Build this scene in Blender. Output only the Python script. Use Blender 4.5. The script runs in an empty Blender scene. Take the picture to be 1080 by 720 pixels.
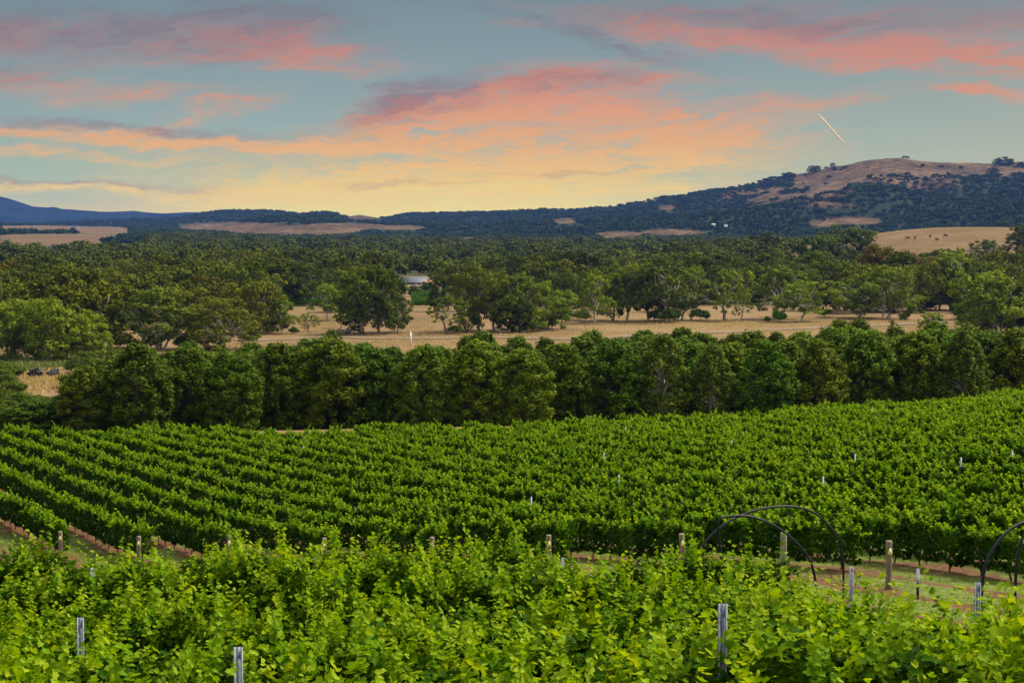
import bpy, math, random
import numpy as np
from mathutils import Vector, Matrix

R = math.radians
random.seed(7)
rng = np.random.default_rng(7)
scn = bpy.context.scene
COL = scn.collection

# ------------------------------------------------------------------ camera
F = 2000.0            # focal length in pixels of the 1080 px wide photograph
PITCH = math.atan(122.0 / F)
cam_d = bpy.data.cameras.new('camera')
cam = bpy.data.objects.new('camera', cam_d)
COL.objects.link(cam)
cam_d.sensor_width = 36.0
cam_d.lens = 36.0 * F / 1080.0
cam_d.clip_start = 0.1
cam_d.clip_end = 120000.0
cam.location = (0, 0, 0)
cam.rotation_euler = (math.pi / 2 - PITCH, 0, 0)
scn.camera = cam

EXPO = 1.32
SUN_EL, SUN_AZ = R(52), R(62)      # azimuth from +y towards +x
scn.view_settings.view_transform = 'Standard'
scn.view_settings.look = 'None'
scn.view_settings.exposure = EXPO
scn.view_settings.gamma = 1.0
scn.render.engine = 'CYCLES'
cy = scn.cycles
cy.max_bounces = 6; cy.diffuse_bounces = 3; cy.glossy_bounces = 2
cy.transmission_bounces = 4; cy.volume_bounces = 1; cy.transparent_max_bounces = 6
cy.use_denoising = True
cy.sample_clamp_indirect = 6.0

def lin(c):
    c = c / 255.0
    return c / 12.92 if c <= 0.04045 else ((c + 0.055) / 1.055) ** 2.4
def rgb(r, g, b, k=1.0):
    return (lin(r) * k, lin(g) * k, lin(b) * k, 1.0)

# ------------------------------------------------------------------ sky
WSTR = 0.1
SK = 1.0 / (2 ** EXPO) / WSTR       # turns a displayed colour into sky radiance
world = bpy.data.worlds.new('World')
scn.world = world
world.use_nodes = True
nt = world.node_tree
nt.nodes.clear()
def nd(t, typ, **kw):
    n = t.nodes.new(typ)
    for k, v in kw.items():
        setattr(n, k, v)
    return n
def setin(t, n, i, v):
    if v is None: return
    if isinstance(v, bpy.types.NodeSocket): t.links.new(v, n.inputs[i])
    else: n.inputs[i].default_value = v
def mth(t, op, a, b=None, c=None, clamp=False):
    n = nd(t, 'ShaderNodeMath', operation=op, use_clamp=clamp)
    setin(t, n, 0, a); setin(t, n, 1, b); setin(t, n, 2, c)
    return n.outputs[0]
def mixc(t, f, a, b, mode='MIX'):
    n = nd(t, 'ShaderNodeMix', data_type='RGBA', blend_type=mode, clamp_factor=True)
    setin(t, n, 0, f); setin(t, n, 6, a); setin(t, n, 7, b)
    return n.outputs[2]
def mrange(t, v, a, b, c=0.0, d=1.0, smooth=False):
    n = nd(t, 'ShaderNodeMapRange', interpolation_type='SMOOTHSTEP' if smooth else 'LINEAR')
    setin(t, n, 0, v)
    for i, q in zip((1, 2, 3, 4), (a, b, c, d)): n.inputs[i].default_value = q
    return n.outputs[0]
def ramp(t, f, stops, interp='LINEAR'):
    n = nd(t, 'ShaderNodeValToRGB')
    cr = n.color_ramp; cr.interpolation = interp
    while len(cr.elements) < len(stops): cr.elements.new(0.5)
    for e, (p, c) in zip(cr.elements, stops):
        e.position = p; e.color = c
    setin(t, n, 0, f)
    return n.outputs[0]
def noise(t, vec, scale, detail=4.0, rough=0.55, dim='3D', out=0):
    n = nd(t, 'ShaderNodeTexNoise', noise_dimensions=dim)
    setin(t, n, 'Vector', vec); n.inputs['Scale'].default_value = scale
    n.inputs['Detail'].default_value = detail; n.inputs['Roughness'].default_value = rough
    return n.outputs[out]

tc = nd(nt, 'ShaderNodeTexCoord')
sep = nd(nt, 'ShaderNodeSeparateXYZ'); nt.links.new(tc.outputs['Generated'], sep.inputs[0])
az = mth(nt, 'ARCTAN2', sep.outputs[0], sep.outputs[1])
el = mth(nt, 'ARCSINE', sep.outputs[2])
# sky chart: azimuth and elevation in units of 1/20 rad (100 px of the photo); v grows upwards
U = mth(nt, 'MULTIPLY', az, 20.0)
V = mth(nt, 'MULTIPLY', el, 20.0)
comb = nd(nt, 'ShaderNodeCombineXYZ'); nt.links.new(U, comb.inputs[0]); nt.links.new(V, comb.inputs[1])
P0 = comb.outputs[0]
def chart(px, py):
    return math.atan((px - 540) / F) * 20.0, math.atan((238 - py) / F) * 20.0
def mapping(vec, loc=(0, 0, 0), rot=0.0, scale=(1, 1, 1), vt='POINT'):
    n = nd(nt, 'ShaderNodeMapping', vector_type=vt)
    nt.links.new(vec, n.inputs['Vector'])
    n.inputs['Location'].default_value = loc
    n.inputs['Rotation'].default_value = (0, 0, rot)
    n.inputs['Scale'].default_value = scale
    return n.outputs[0]
warpn = noise(nt, mapping(P0, scale=(0.55, 1.7, 1), rot=0.10), 1.5, 8.0, 0.70, out=1)
vm = nd(nt, 'ShaderNodeVectorMath', operation='SUBTRACT'); nt.links.new(warpn, vm.inputs[0]); vm.inputs[1].default_value = (0.5, 0.5, 0.5)
vs = nd(nt, 'ShaderNodeVectorMath', operation='MULTIPLY'); nt.links.new(vm.outputs[0], vs.inputs[0]); vs.inputs[1].default_value = (1.9, 0.55, 0)
va = nd(nt, 'ShaderNodeVectorMath', operation='ADD'); nt.links.new(P0, va.inputs[0]); nt.links.new(vs.outputs[0], va.inputs[1])
PW = va.outputs[0]
streak = noise(nt, mapping(PW, scale=(2.6, 0.32, 1), rot=0.12, vt='TEXTURE'), 1.7, 7.0, 0.64)
streak2 = noise(nt, mapping(PW, scale=(1.3, 0.30, 1), rot=0.24, vt='TEXTURE'), 2.4, 6.0, 0.65)

def blob(px, py, a, b, slope=0.0):
    """soft elliptical bank of cloud: a, b half sizes in photo px; slope = rise to the right"""
    u, v = chart(px, py)
    m = mapping(PW, loc=(u, v, 0), rot=math.atan(slope), scale=(a / 100, b / 100, 1), vt='TEXTURE')
    ln = nd(nt, 'ShaderNodeVectorMath', operation='LENGTH'); nt.links.new(m, ln.inputs[0])
    return mrange(nt, ln.outputs['Value'], 1.55, 0.0, 0.0, 1.0, smooth=True)
def bank(lst):
    acc = None
    for (px, py, a, b, sl, k) in lst:
        o = blob(px, py, a, b, sl)
        acc = mth(nt, 'MULTIPLY_ADD', o, k, acc if acc is not None else 0.0)
    return acc
salmon_l = [
    (150, 50, 260, 24, -0.03, .62), (318, 62, 90, 15, -0.10, .70), (290, 40, 90, 24, 0.0, .30), (20, 86, 70, 12, 0, .42),
    (225, 116, 80, 11, .28, .80), (140, 106, 90, 10, .10, .65), (60, 95, 110, 14, .0, .40), (100, 146, 230, 10, -0.04, 1.15), (290, 156, 140, 9, -0.05, .8),
    (60, 165, 130, 6, -0.03, .7), (85, 199, 150, 5.5, -0.02, .85), (230, 175, 130, 14, .05, .45), (260, 205, 240, 10, -.02, .6),
    (560, 92, 150, 24, .12, .80), (470, 128, 150, 26, .08, .70), (640, 122, 180, 42, .05, .60), (700, 86, 70, 12, .05, .45),
    (560, 165, 280, 36, .04, .95), (420, 150, 120, 16, .05, .5), (520, 120, 160, 30, .1, .35), (780, 118, 150, 10, .14, .75), (710, 150, 150, 10, .16, .6), (480, 200, 320, 26, .02, .85), (640, 170, 200, 20, .08, .4),
    (900, 52, 300, 19, -.10, .85), (1010, 70, 240, 15, -.06, .75), (700, 38, 150, 12, -.20, .65), (860, 20, 250, 16, -.03, .40),
    (450, 192, 120, 3.5, .03, .6), (560, 206, 150, 3.5, .02, .6), (340, 213, 140, 3.5, -.02, .6), (600, 178, 140, 4, .06, .5), (400, 178, 100, 4, .04, .5),
    (1060, 106, 75, 8, -.12, .95), (535, 27, 30, 5, 0, .4), (640, 195, 150, 8, .03, .4), (1010, 40, 240, 26, -.02, .35)]
mauve_l = [
    (110, 42, 220, 24, -.03, .70), (285, 20, 90, 18, -.05, .70), (20, 82, 70, 12, 0, .45), (130, 136, 190, 6, -.04, .55),
    (70, 193, 130, 4, -.02, .7), (440, 106, 75, 20, .30, .95), (600, 88, 90, 12, .05, .60), (620, 40, 110, 8, -.28, .55), (760, 25, 200, 14, -.06, .4),
    (430, 196, 80, 4, 0, .45), (590, 182, 80, 3, .03, .35), (960, 25, 200, 18, 0, .3)]
sd = bank(salmon_l)
md = bank(mauve_l)
streak3 = noise(nt, mapping(PW, scale=(1.4, 0.12, 1), rot=0.10, vt='TEXTURE'), 3.2, 6.0, 0.7)
sfac = mrange(nt, streak, 0.34, 0.66, 0.12, 1.5)
sfac2 = mth(nt, 'MULTIPLY', mrange(nt, streak2, 0.30, 0.70, 0.72, 1.25), mrange(nt, streak3, 0.34, 0.66, 0.38, 1.55))
sd = mth(nt, 'MULTIPLY', sd, mth(nt, 'MULTIPLY', sfac, sfac2))
sd = mrange(nt, sd, 0.05, 1.05, 0.0, 0.86)
md = mth(nt, 'MULTIPLY', md, mrange(nt, streak2, 0.3, 0.65, 0.2, 1.3))
md = mth(nt, 'MINIMUM', mth(nt, 'MULTIPLY', md, 1.15), 0.85)
vv = mrange(nt, V, 0.0, 2.4)   # 0 horizon .. 1 top of the photograph
base = ramp(nt, vv, [(0.0, rgb(252, 216, 116, SK*1.1)), (0.10, rgb(226, 212, 140, SK)), (0.22, rgb(186, 196, 158, SK)), (0.45, rgb(154, 174, 166, SK)),
                     (0.72, rgb(136, 157, 159, SK)), (1.0, rgb(122, 142, 148, SK))])
rightness = mrange(nt, U, 1.0, 5.2)
base = mixc(nt, mth(nt, 'MULTIPLY', rightness, 0.75), base, ramp(nt, vv, [(0.0, rgb(214, 204, 150, SK)), (0.35, rgb(178, 184, 158, SK)), (0.7, rgb(154, 164, 156, SK)), (1.0, rgb(136, 142, 146, SK))]))
leftness = mrange(nt, U, -2.5, -5.2)
base = mixc(nt, mth(nt, 'MULTIPLY', leftness, 0.45), base, ramp(nt, vv, [(0.0, rgb(240, 190, 115, SK)), (0.12, rgb(168, 190, 150, SK)), (0.4, rgb(148, 172, 162, SK)), (1.0, rgb(112, 134, 146, SK))]))
glow = blob(460, 214, 250, 26, 0.0)
glown = mth(nt, 'MULTIPLY', glow, mrange(nt, streak, 0.3, 0.7, 0.35, 1.15))
base = mixc(nt, mth(nt, 'MULTIPLY', glown, 0.95), base, rgb(255, 232, 84, SK*1.2))
ccol = ramp(nt, vv, [(0.0, rgb(255, 222, 92, SK*1.15)), (0.16, rgb(255, 210, 92, SK*1.08)), (0.34, rgb(246, 180, 104, SK)), (0.55, rgb(230, 150, 108, SK)), (0.8, rgb(204, 136, 118, SK)), (1.0, rgb(172, 130, 124, SK))])
skyc = mixc(nt, sd, base, ccol)
skyc = mixc(nt, mth(nt, 'MULTIPLY', md, 0.75), skyc, ramp(nt, vv, [(0.0, rgb(176, 140, 120, SK)), (0.4, rgb(150, 104, 112, SK)), (1.0, rgb(120, 112, 124, SK))]))
sky = nd(nt, 'ShaderNodeTexSky', sky_type='NISHITA')
sky.sun_disc = False
sky.sun_elevation = SUN_EL
sky.sun_rotation = SUN_AZ
sky.air_density = 1.0; sky.dust_density = 2.0; sky.altitude = 300
high = mixc(nt, 0.7, sky.outputs[0], (4.7, 4.45, 3.7, 1.0))     # thin high cloud overhead
up = mrange(nt, el, R(8), R(24), smooth=True)
final = mixc(nt, up, skyc, high)
bg = nd(nt, 'ShaderNodeBackground'); nt.links.new(final, bg.inputs[0]); bg.inputs[1].default_value = WSTR
wo = nd(nt, 'ShaderNodeOutputWorld'); nt.links.new(bg.outputs[0], wo.inputs[0])
world.cycles.sampling_method = 'MANUAL'
world.cycles.sample_map_resolution = 512

sun_d = bpy.data.lights.new('sun', 'SUN')
sun_d.energy = 2.7
sun_d.angle = R(16)
sun_d.color = (1.0, 0.90, 0.70)
sun = bpy.data.objects.new('sun', sun_d)
COL.objects.link(sun)
sdir = Vector((math.sin(SUN_AZ) * math.cos(SUN_EL), math.cos(SUN_AZ) * math.cos(SUN_EL), math.sin(SUN_EL)))
sun.rotation_euler = sdir.to_track_quat('Z', 'Y').to_euler()

# ------------------------------------------------------------------ helpers
def vnoise(x, y, seed=0):
    xi = np.floor(x).astype(np.int64); yi = np.floor(y).astype(np.int64)
    fx = x - xi; fy = y - yi
    fx = fx * fx * (3 - 2 * fx); fy = fy * fy * (3 - 2 * fy)
    def hsh(a, b):
        n = (a * 374761393 + b * 668265263 + seed * 974634777) & 0xffffffff
        n = ((n ^ (n >> 13)) * 1274126177) & 0xffffffff
        return ((n ^ (n >> 16)) & 0xffff) / 65535.0
    return (hsh(xi, yi) * (1 - fx) * (1 - fy) + hsh(xi + 1, yi) * fx * (1 - fy) + hsh(xi, yi + 1) * (1 - fx) * fy + hsh(xi + 1, yi + 1) * fx * fy)
def fbm(x, y, seed=0, octv=4):
    x = np.asarray(x, float); y = np.asarray(y, float)
    s = 0; a = 0.5; t = 0
    for o in range(octv):
        s = s + a * vnoise(x * 2 ** o, y * 2 ** o, seed + o * 17); t += a; a *= 0.5
    return s / t

def mesh_np(name, verts, faces_flat, nper, mats=None, attrs=None, smooth=False, mat_idx=None):
    """verts (N,3); faces_flat 1-D vertex indices; nper = corners per face (int or array)"""
    me = bpy.data.meshes.new(name)
    verts = np.ascontiguousarray(verts, dtype=np.float32)
    ff = np.ascontiguousarray(faces_flat, dtype=np.int32).ravel()
    if np.isscalar(nper):
        nf = len(ff) // nper; tot = np.full(nf, nper, np.int32)
    else:
        tot = np.asarray(nper, np.int32); nf = len(tot)
    st = np.concatenate([[0], np.cumsum(tot)[:-1]]).astype(np.int32)
    me.vertices.add(len(verts)); me.vertices.foreach_set('co', verts.ravel())
    me.loops.add(len(ff)); me.loops.foreach_set('vertex_index', ff)
    me.polygons.add(nf); me.polygons.foreach_set('loop_start', st)
    me.update(calc_edges=True)
    for k, v in (attrs or {}).items():
        a = me.attributes.new(k, 'FLOAT', 'POINT')
        a.data.foreach_set('value', np.asarray(v, np.float32).ravel())
    if mats:
        for m in (mats if isinstance(mats, (list, tuple)) else [mats]): me.materials.append(m)
    if mat_idx is not None: me.polygons.foreach_set('material_index', np.asarray(mat_idx, np.int32))
    if smooth: me.polygons.foreach_set('use_smooth', np.ones(nf, bool))
    me.validate()
    return me
def link(name, data, parent=None, loc=(0, 0, 0), rz=0.0):
    o = bpy.data.objects.new(name, data); COL.objects.link(o)
    o.location = loc; o.rotation_euler = (0, 0, rz)
    if parent is not None: o.parent = parent
    return o
def tag(o, label=None, cat=None, group=None, kind=None):
    if label: o['label'] = label
    if cat: o['category'] = cat
    if group: o['group'] = group
    if kind: o['kind'] = kind
    return o
def dup(o, parent=None):
    c = o.copy(); COL.objects.link(c); c.parent = parent
    for ch in KIDS.get(o.name, []): 
        dup(ch, c)
    return c
KIDS = {}
def part(name, data, parent, **kw):
    o = link(name, data, parent, **kw)
    KIDS.setdefault(parent.name, []).append(o)
    return o

def tube_np(pts, rad, ns=7, cap=True):
    """tapered tube along points; returns verts, flat faces, nper"""
    pts = np.asarray(pts, float); rad = np.asarray(rad, float)
    n = len(pts)
    tan = np.gradient(pts, axis=0); tan /= np.linalg.norm(tan, axis=1)[:, None] + 1e-9
    ref = np.array([0.0, 0.0, 1.0]) if abs(tan[0][2]) < 0.9 else np.array([1.0, 0.0, 0.0])
    V = []
    for i in range(n):
        a = np.cross(tan[i], ref); a /= np.linalg.norm(a) + 1e-9
        b = np.cross(tan[i], a)
        ref = -np.cross(tan[i], a) if False else ref
        th = np.linspace(0, 2 * np.pi, ns, endpoint=False)
        V.append(pts[i] + rad[i] * (np.cos(th)[:, None] * a + np.sin(th)[:, None] * b))
    V = np.concatenate(V)
    Fq = []
    for i in range(n - 1):
        for k in range(ns):
            Fq.append((i * ns + k, i * ns + (k + 1) % ns, (i + 1) * ns + (k + 1) % ns, (i + 1) * ns + k))
    faces = [list(f) for f in Fq]
    if cap:
        faces.append(list(range(ns))[::-1]); faces.append([(n - 1) * ns + k for k in range(ns)])
    return V, faces
class Acc:
    def __init__(s): s.v = []; s.f = []; s.n = 0
    def add(s, V, faces):
        V = np.asarray(V, float)
        s.v.append(V); s.f += [[i + s.n for i in f] for f in faces]; s.n += len(V)
    def tube(s, pts, rad, ns=7): s.add(*tube_np(pts, rad if hasattr(rad, '__len__') else [rad] * len(pts), ns))
    def box(s, c, d, rz=0.0, bev=0.0):
        x, y, z = d[0] / 2, d[1] / 2, d[2] / 2
        V = np.array([(-x, -y, -z), (x, -y, -z), (x, y, -z), (-x, y, -z), (-x, -y, z), (x, -y, z), (x, y, z), (-x, y, z)])
        cr, sr = math.cos(rz), math.sin(rz)
        V = np.stack([V[:, 0] * cr - V[:, 1] * sr, V[:, 0] * sr + V[:, 1] * cr, V[:, 2]], 1) + np.array(c)
        s.add(V, [(0, 3, 2, 1), (4, 5, 6, 7), (0, 1, 5, 4), (1, 2, 6, 5), (2, 3, 7, 6), (3, 0, 4, 7)])
    def mesh(s, name, mat, smooth=False):
        fl = np.array([i for f in s.f for i in f]); nper = np.array([len(f) for f in s.f])
        return mesh_np(name, np.concatenate(s.v), fl, nper, mat, smooth=smooth)

# ------------------------------------------------------------------ materials
def mat(name):
    m = bpy.data.materials.new(name); m.use_nodes = True
    t = m.node_tree; t.nodes.clear()
    out = nd(t, 'ShaderNodeOutputMaterial')
    return m, t, out
def attr(t, name):
    n = nd(t, 'ShaderNodeAttribute'); n.attribute_name = name; return n.outputs['Fac']
def foliage_mat(name, stops, transl=0.35, rough=0.5, tcol=(1.15, 1.1, 0.35), spec=0.35, var=0.0, tint=True, blotch=0.0):
    m, t, out = mat(name)
    oi = nd(t, 'ShaderNodeObjectInfo')
    a = attr(t, 'tint') if tint else 0.5
    if var:
        rv = mth(t, 'MULTIPLY_ADD', oi.outputs['Random'], var, -var / 2)
        a = mth(t, 'ADD', a, rv, clamp=True)
    c = ramp(t, a, stops)
    if blotch:
        geo = nd(t, 'ShaderNodeNewGeometry')
        nz = noise(t, geo.outputs['Position'], blotch, 2.0)
        c = mixc(t, mrange(t, nz, 0.35, 0.65), c, (1.25, 0.95, 0.7, 1), 'MULTIPLY')
    c = mixc(t, 1.0, c, oi.outputs['Color'], 'MULTIPLY')
    p = nd(t, 'ShaderNodeBsdfPrincipled'); t.links.new(c, p.inputs['Base Color'])
    p.inputs['Roughness'].default_value = rough
    p.inputs['Specular IOR Level'].default_value = spec
    tr = nd(t, 'ShaderNodeBsdfTranslucent')
    t.links.new(mixc(t, 1.0, c, (*tcol, 1), 'MULTIPLY'), tr.inputs[0])
    mx = nd(t, 'ShaderNodeMixShader'); mx.inputs[0].default_value = transl
    t.links.new(p.outputs[0], mx.inputs[1]); t.links.new(tr.outputs[0], mx.inputs[2])
    t.links.new(mx.outputs[0], out.inputs[0])
    return m
def plain_mat(name, c1, c2, scale=8.0, rough=0.8, metal=0.0, detail=5.0, bump=0.0, spec=0.3, obj=True, stretch=None):
    m, t, out = mat(name)
    co = nd(t, 'ShaderNodeTexCoord').outputs['Object']
    if stretch:
        mp = nd(t, 'ShaderNodeMapping'); t.links.new(co, mp.inputs[0]); mp.inputs['Scale'].default_value = stretch; co = mp.outputs[0]
    nz = noise(t, co, scale, detail)
    c = mixc(t, mrange(t, nz, 0.35, 0.65), c1, c2)
    p = nd(t, 'ShaderNodeBsdfPrincipled'); t.links.new(c, p.inputs['Base Color'])
    p.inputs['Roughness'].default_value = rough; p.inputs['Metallic'].default_value = metal
    p.inputs['Specular IOR Level'].default_value = spec
    if bump:
        b = nd(t, 'ShaderNodeBump'); b.inputs['Strength'].default_value = bump; b.inputs['Distance'].default_value = 0.02
        t.links.new(nz, b.inputs['Height']); t.links.new(b.outputs[0], p.inputs['Normal'])
    t.links.new(p.outputs[0], out.inputs[0])
    return m

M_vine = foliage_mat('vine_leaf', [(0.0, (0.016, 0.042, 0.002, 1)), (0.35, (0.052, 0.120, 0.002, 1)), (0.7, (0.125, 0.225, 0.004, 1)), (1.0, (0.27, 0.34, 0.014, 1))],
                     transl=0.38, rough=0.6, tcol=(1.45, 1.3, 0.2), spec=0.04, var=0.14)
M_wind = foliage_mat('windbreak_leaf', [(0.0, (0.034, 0.060, 0.003, 1)), (0.5, (0.080, 0.125, 0.005, 1)), (1.0, (0.17, 0.22, 0.010, 1))], transl=0.22, var=0.25, spec=0.06, rough=0.65)
M_gum = foliage_mat('gum_leaf', [(0.0, (0.045, 0.066, 0.006, 1)), (0.5, (0.100, 0.130, 0.009, 1)), (1.0, (0.20, 0.22, 0.014, 1))], transl=0.22, var=0.15, spec=0.06, rough=0.65)
M_far = foliage_mat('far_leaf', [(0.0, (0.032, 0.046, 0.004, 1)), (0.5, (0.074, 0.090, 0.007, 1)), (1.0, (0.15, 0.155, 0.012, 1))], transl=0.12, spec=0.04, rough=0.8, var=0.35)
M_hillf = foliage_mat('hill_leaf', [(0.0, (0.010, 0.024, 0.006, 1)), (0.5, (0.022, 0.044, 0.009, 1)), (1.0, (0.055, 0.080, 0.014, 1))], transl=0.0, var=0.5, spec=0.05, rough=0.9)
M_bark = plain_mat('gum_bark', (0.10, 0.085, 0.065, 1), (0.42, 0.38, 0.32, 1), 0.9, bump=0.3, stretch=(1, 1, .3))
M_bark_pale = plain_mat('pale_gum_bark', (0.30, 0.28, 0.25, 1), (0.62, 0.58, 0.52, 1), 1.2, stretch=(1, 1, .3))
M_bark_dark = plain_mat('dark_bark', (0.03, 0.025, 0.02, 1), (0.09, 0.075, 0.06, 1), 6.0, bump=0.4)
M_steel = plain_mat('galvanised_steel', (0.13, 0.16, 0.21, 1), (0.24, 0.28, 0.34, 1), 25.0, rough=0.5, metal=0.3)
M_wood = plain_mat('weathered_timber', (0.10, 0.085, 0.055, 1), (0.26, 0.22, 0.16, 1), 14.0, bump=0.6, stretch=(1, 1, .12))
M_sleeve = plain_mat('pale_timber', (0.16, 0.14, 0.10, 1), (0.30, 0.27, 0.21, 1), 14.0, bump=0.4, stretch=(1, 1, .12))
M_tagm = plain_mat('post_tag', (0.80, 0.66, 0.22, 1), (0.85, 0.76, 0.40, 1), 30.0, rough=0.35)
M_hose = plain_mat('dark_poly_pipe', (0.006, 0.009, 0.014, 1), (0.014, 0.020, 0.028, 1), 10.0, rough=0.5, spec=0.2)
M_wire = plain_mat('wire', (0.10, 0.10, 0.10, 1), (0.16, 0.16, 0.16, 1), 10.0, rough=0.6, metal=0.3)
M_white = plain_mat('white_paint', (0.72, 0.71, 0.68, 1), (0.82, 0.81, 0.78, 1), 5.0, rough=0.6)
M_roofw = plain_mat('pale_iron_roof', (0.075, 0.085, 0.115, 1), (0.11, 0.125, 0.16, 1), 2.0, rough=0.5, stretch=(6, .2, .2))
M_rooft = plain_mat('terracotta_roof', (0.42, 0.17, 0.09, 1), (0.52, 0.25, 0.14, 1), 4.0)
M_brick = plain_mat('tan_wall', (0.45, 0.30, 0.18, 1), (0.55, 0.38, 0.25, 1), 4.0)
M_glass = plain_mat('dark_window', (0.02, 0.025, 0.03, 1), (0.04, 0.045, 0.05, 1), 2.0, rough=0.12, spec=0.6)
M_char = plain_mat('charred_wood', (0.012, 0.013, 0.018, 1), (0.05, 0.05, 0.06, 1), 8.0)
M_log = plain_mat('grey_log', (0.10, 0.10, 0.11, 1), (0.40, 0.40, 0.41, 1), 3.0)
M_cow = plain_mat('cow_hide', (0.02, 0.012, 0.008, 1), (0.045, 0.025, 0.015, 1), 2.0)
M_trail = plain_mat('sunset_tinted_trail', (0.80, 0.55, 0.36, 1), (0.85, 0.62, 0.42, 1), 0.002)  # warm sunset light is put into the base colour of the white trail

# ------------------------------------------------------------------ terrain
YT = np.array([-400, -30, 0, 8, 17, 28, 36, 45, 55, 66, 85, 105, 118, 135, 165, 200, 300, 400, 520, 700, 1200, 2000, 3500, 8000, 40000.0])
ZL = np.array([-3, -3, -3.2, -4.3, -6.1, -7.85, -8.2, -9.6, -11.1, -12.05, -12.3, -12.8, -13.5, -15.6, -18.6, -21.8, -23.6, -24.5, -25.0, -25.5, -26, -24, -6, 6, 6.0])
ZM = np.array([-3, -3, -3.0, -4.2, -5.75, -7.45, -8.0, -8.85, -9.95, -10.7, -11.6, -12.5, -13.2, -14.75, -17.5, -21.2, -23.5, -24.5, -25.0, -25.5, -27, -27, -24, -10, -10.0])
ZR = np.array([-3, -3, -3.0, -4.4, -5.65, -7.3, -7.95, -8.45, -8.85, -9.0, -9.6, -10.6, -11.4, -13.6, -17.4, -20.4, -23.0, -24.0, -24.5, -25.0, -26, -27, -24, -10, -10.0])
def hermite(xq, X, Z):
    d = np.diff(Z) / np.diff(X)
    m = np.zeros(len(X)); m[0] = d[0]; m[-1] = d[-1]
    for i in range(1, len(X) - 1):
        m[i] = 0 if d[i - 1] * d[i] <= 0 else 3 * (X[i + 1] - X[i - 1]) / ((2 * (X[i + 1] - X[i]) + (X[i] - X[i - 1])) / d[i - 1] + ((X[i + 1] - X[i]) + 2 * (X[i] - X[i - 1])) / d[i])
    i = np.clip(np.searchsorted(X, xq) - 1, 0, len(X) - 2)
    hh = X[i + 1] - X[i]; t = np.clip((xq - X[i]) / hh, 0, 1)
    return ((2 * t ** 3 - 3 * t ** 2 + 1) * Z[i] + (t ** 3 - 2 * t ** 2 + t) * hh * m[i] + (-2 * t ** 3 + 3 * t ** 2) * Z[i + 1] + (t ** 3 - t ** 2) * hh * m[i + 1])
def H(x, y):
    x = np.asarray(x, float); y = np.asarray(y, float)
    s = np.clip(x / np.maximum(y, 20.0), -0.42, 0.42) / 0.27
    zl, zm, zr = hermite(y, YT, ZL), hermite(y, YT, ZM), hermite(y, YT, ZR)
    z = zm + s * (zr - zl) / 2 + s * s * ((zr + zl) / 2 - zm)
    far = np.clip((y - 150) / 300, 0, 1)
    z = z + far * (fbm(x / 90, y / 90, 3) - 0.5) * 1.2 + (fbm(x / 3.0, y / 3.0, 9) - 0.5) * 0.10
    # golden knoll on the right
    z = z + 24.5 * np.exp(-(((x - 330) / 165) ** 2 + ((y - 1180) / 210) ** 2) ** 1.3) + 4.0 * np.exp(-(((x - 235) / 60) ** 2 + ((y - 1130) / 150) ** 2))
    return z
def hz(x, y): return float(H(np.array([x]), np.array([y]))[0])
def ray_ground(px, py):
    """where the ray through photo pixel (px,py) meets the terrain"""
    cx, cyy = (px - 540) / F, (360 - py) / F
    dy = math.cos(PITCH) + cyy * math.sin(PITCH); dz = -math.sin(PITCH) + cyy * math.cos(PITCH)
    kx, kz = cx / dy, dz / dy
    Y = np.geomspace(6, 6000, 6000)
    below = H(kx * Y, Y) > kz * Y
    i = int(np.argmax(below)) if below.any() else len(Y) - 1
    return kx * Y[i], float(Y[i])
def proj(x, y, z):
    x, y, z = np.asarray(x, float), np.asarray(y, float), np.asarray(z, float)
    fw = y * math.cos(PITCH) - z * math.sin(PITCH); upv = y * math.sin(PITCH) + z * math.cos(PITCH)
    return 540 + F * x / fw, 360 - F * upv / fw

# rows of the far vineyard block
P_END = np.array([-13.1, 66.0]); D_END = np.array([3.54, -2.97])
UROW = np.array([-990.0, 2000.0]); UROW /= np.linalg.norm(UROW)
NROW = np.array([UROW[1], -UROW[0]])
ROW_SP = float(D_END @ NROW)
ROW_OFF = float(P_END @ NROW)
# open (bare grass) country seen between the woods, as photo-chart ellipses (px, py, a, b)
PADS = [(40, 240, 60, 2.2), (110, 243, 30, 4), (60, 250, 75, 3.2), (85, 254, 25, 7), (20, 256, 45, 3.5), (245, 239, 60, 4.5), (310, 243, 70, 5.5), (360, 239, 50, 3.5), (420, 240, 30, 2.2), (385, 229, 20, 2.0),
        (330, 267, 27, 3.8), (500, 252.5, 55, 2.6), (595, 233, 14, 3), (703, 219, 9, 3), (655, 248, 28, 4), (712, 245, 34, 3.2), (900, 233, 32, 4), (620, 256, 30, 1.6), (640, 219, 6, 1.2), (870, 236, 18, 4)]
def in_pads(px, py, grow=1.0):
    r = np.zeros(np.shape(px), bool)
    for (a, b, c, d) in PADS:
        r |= ((px - a) / (c * grow)) ** 2 + ((py - b) / (d * grow)) ** 2 < 1
    return r

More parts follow.
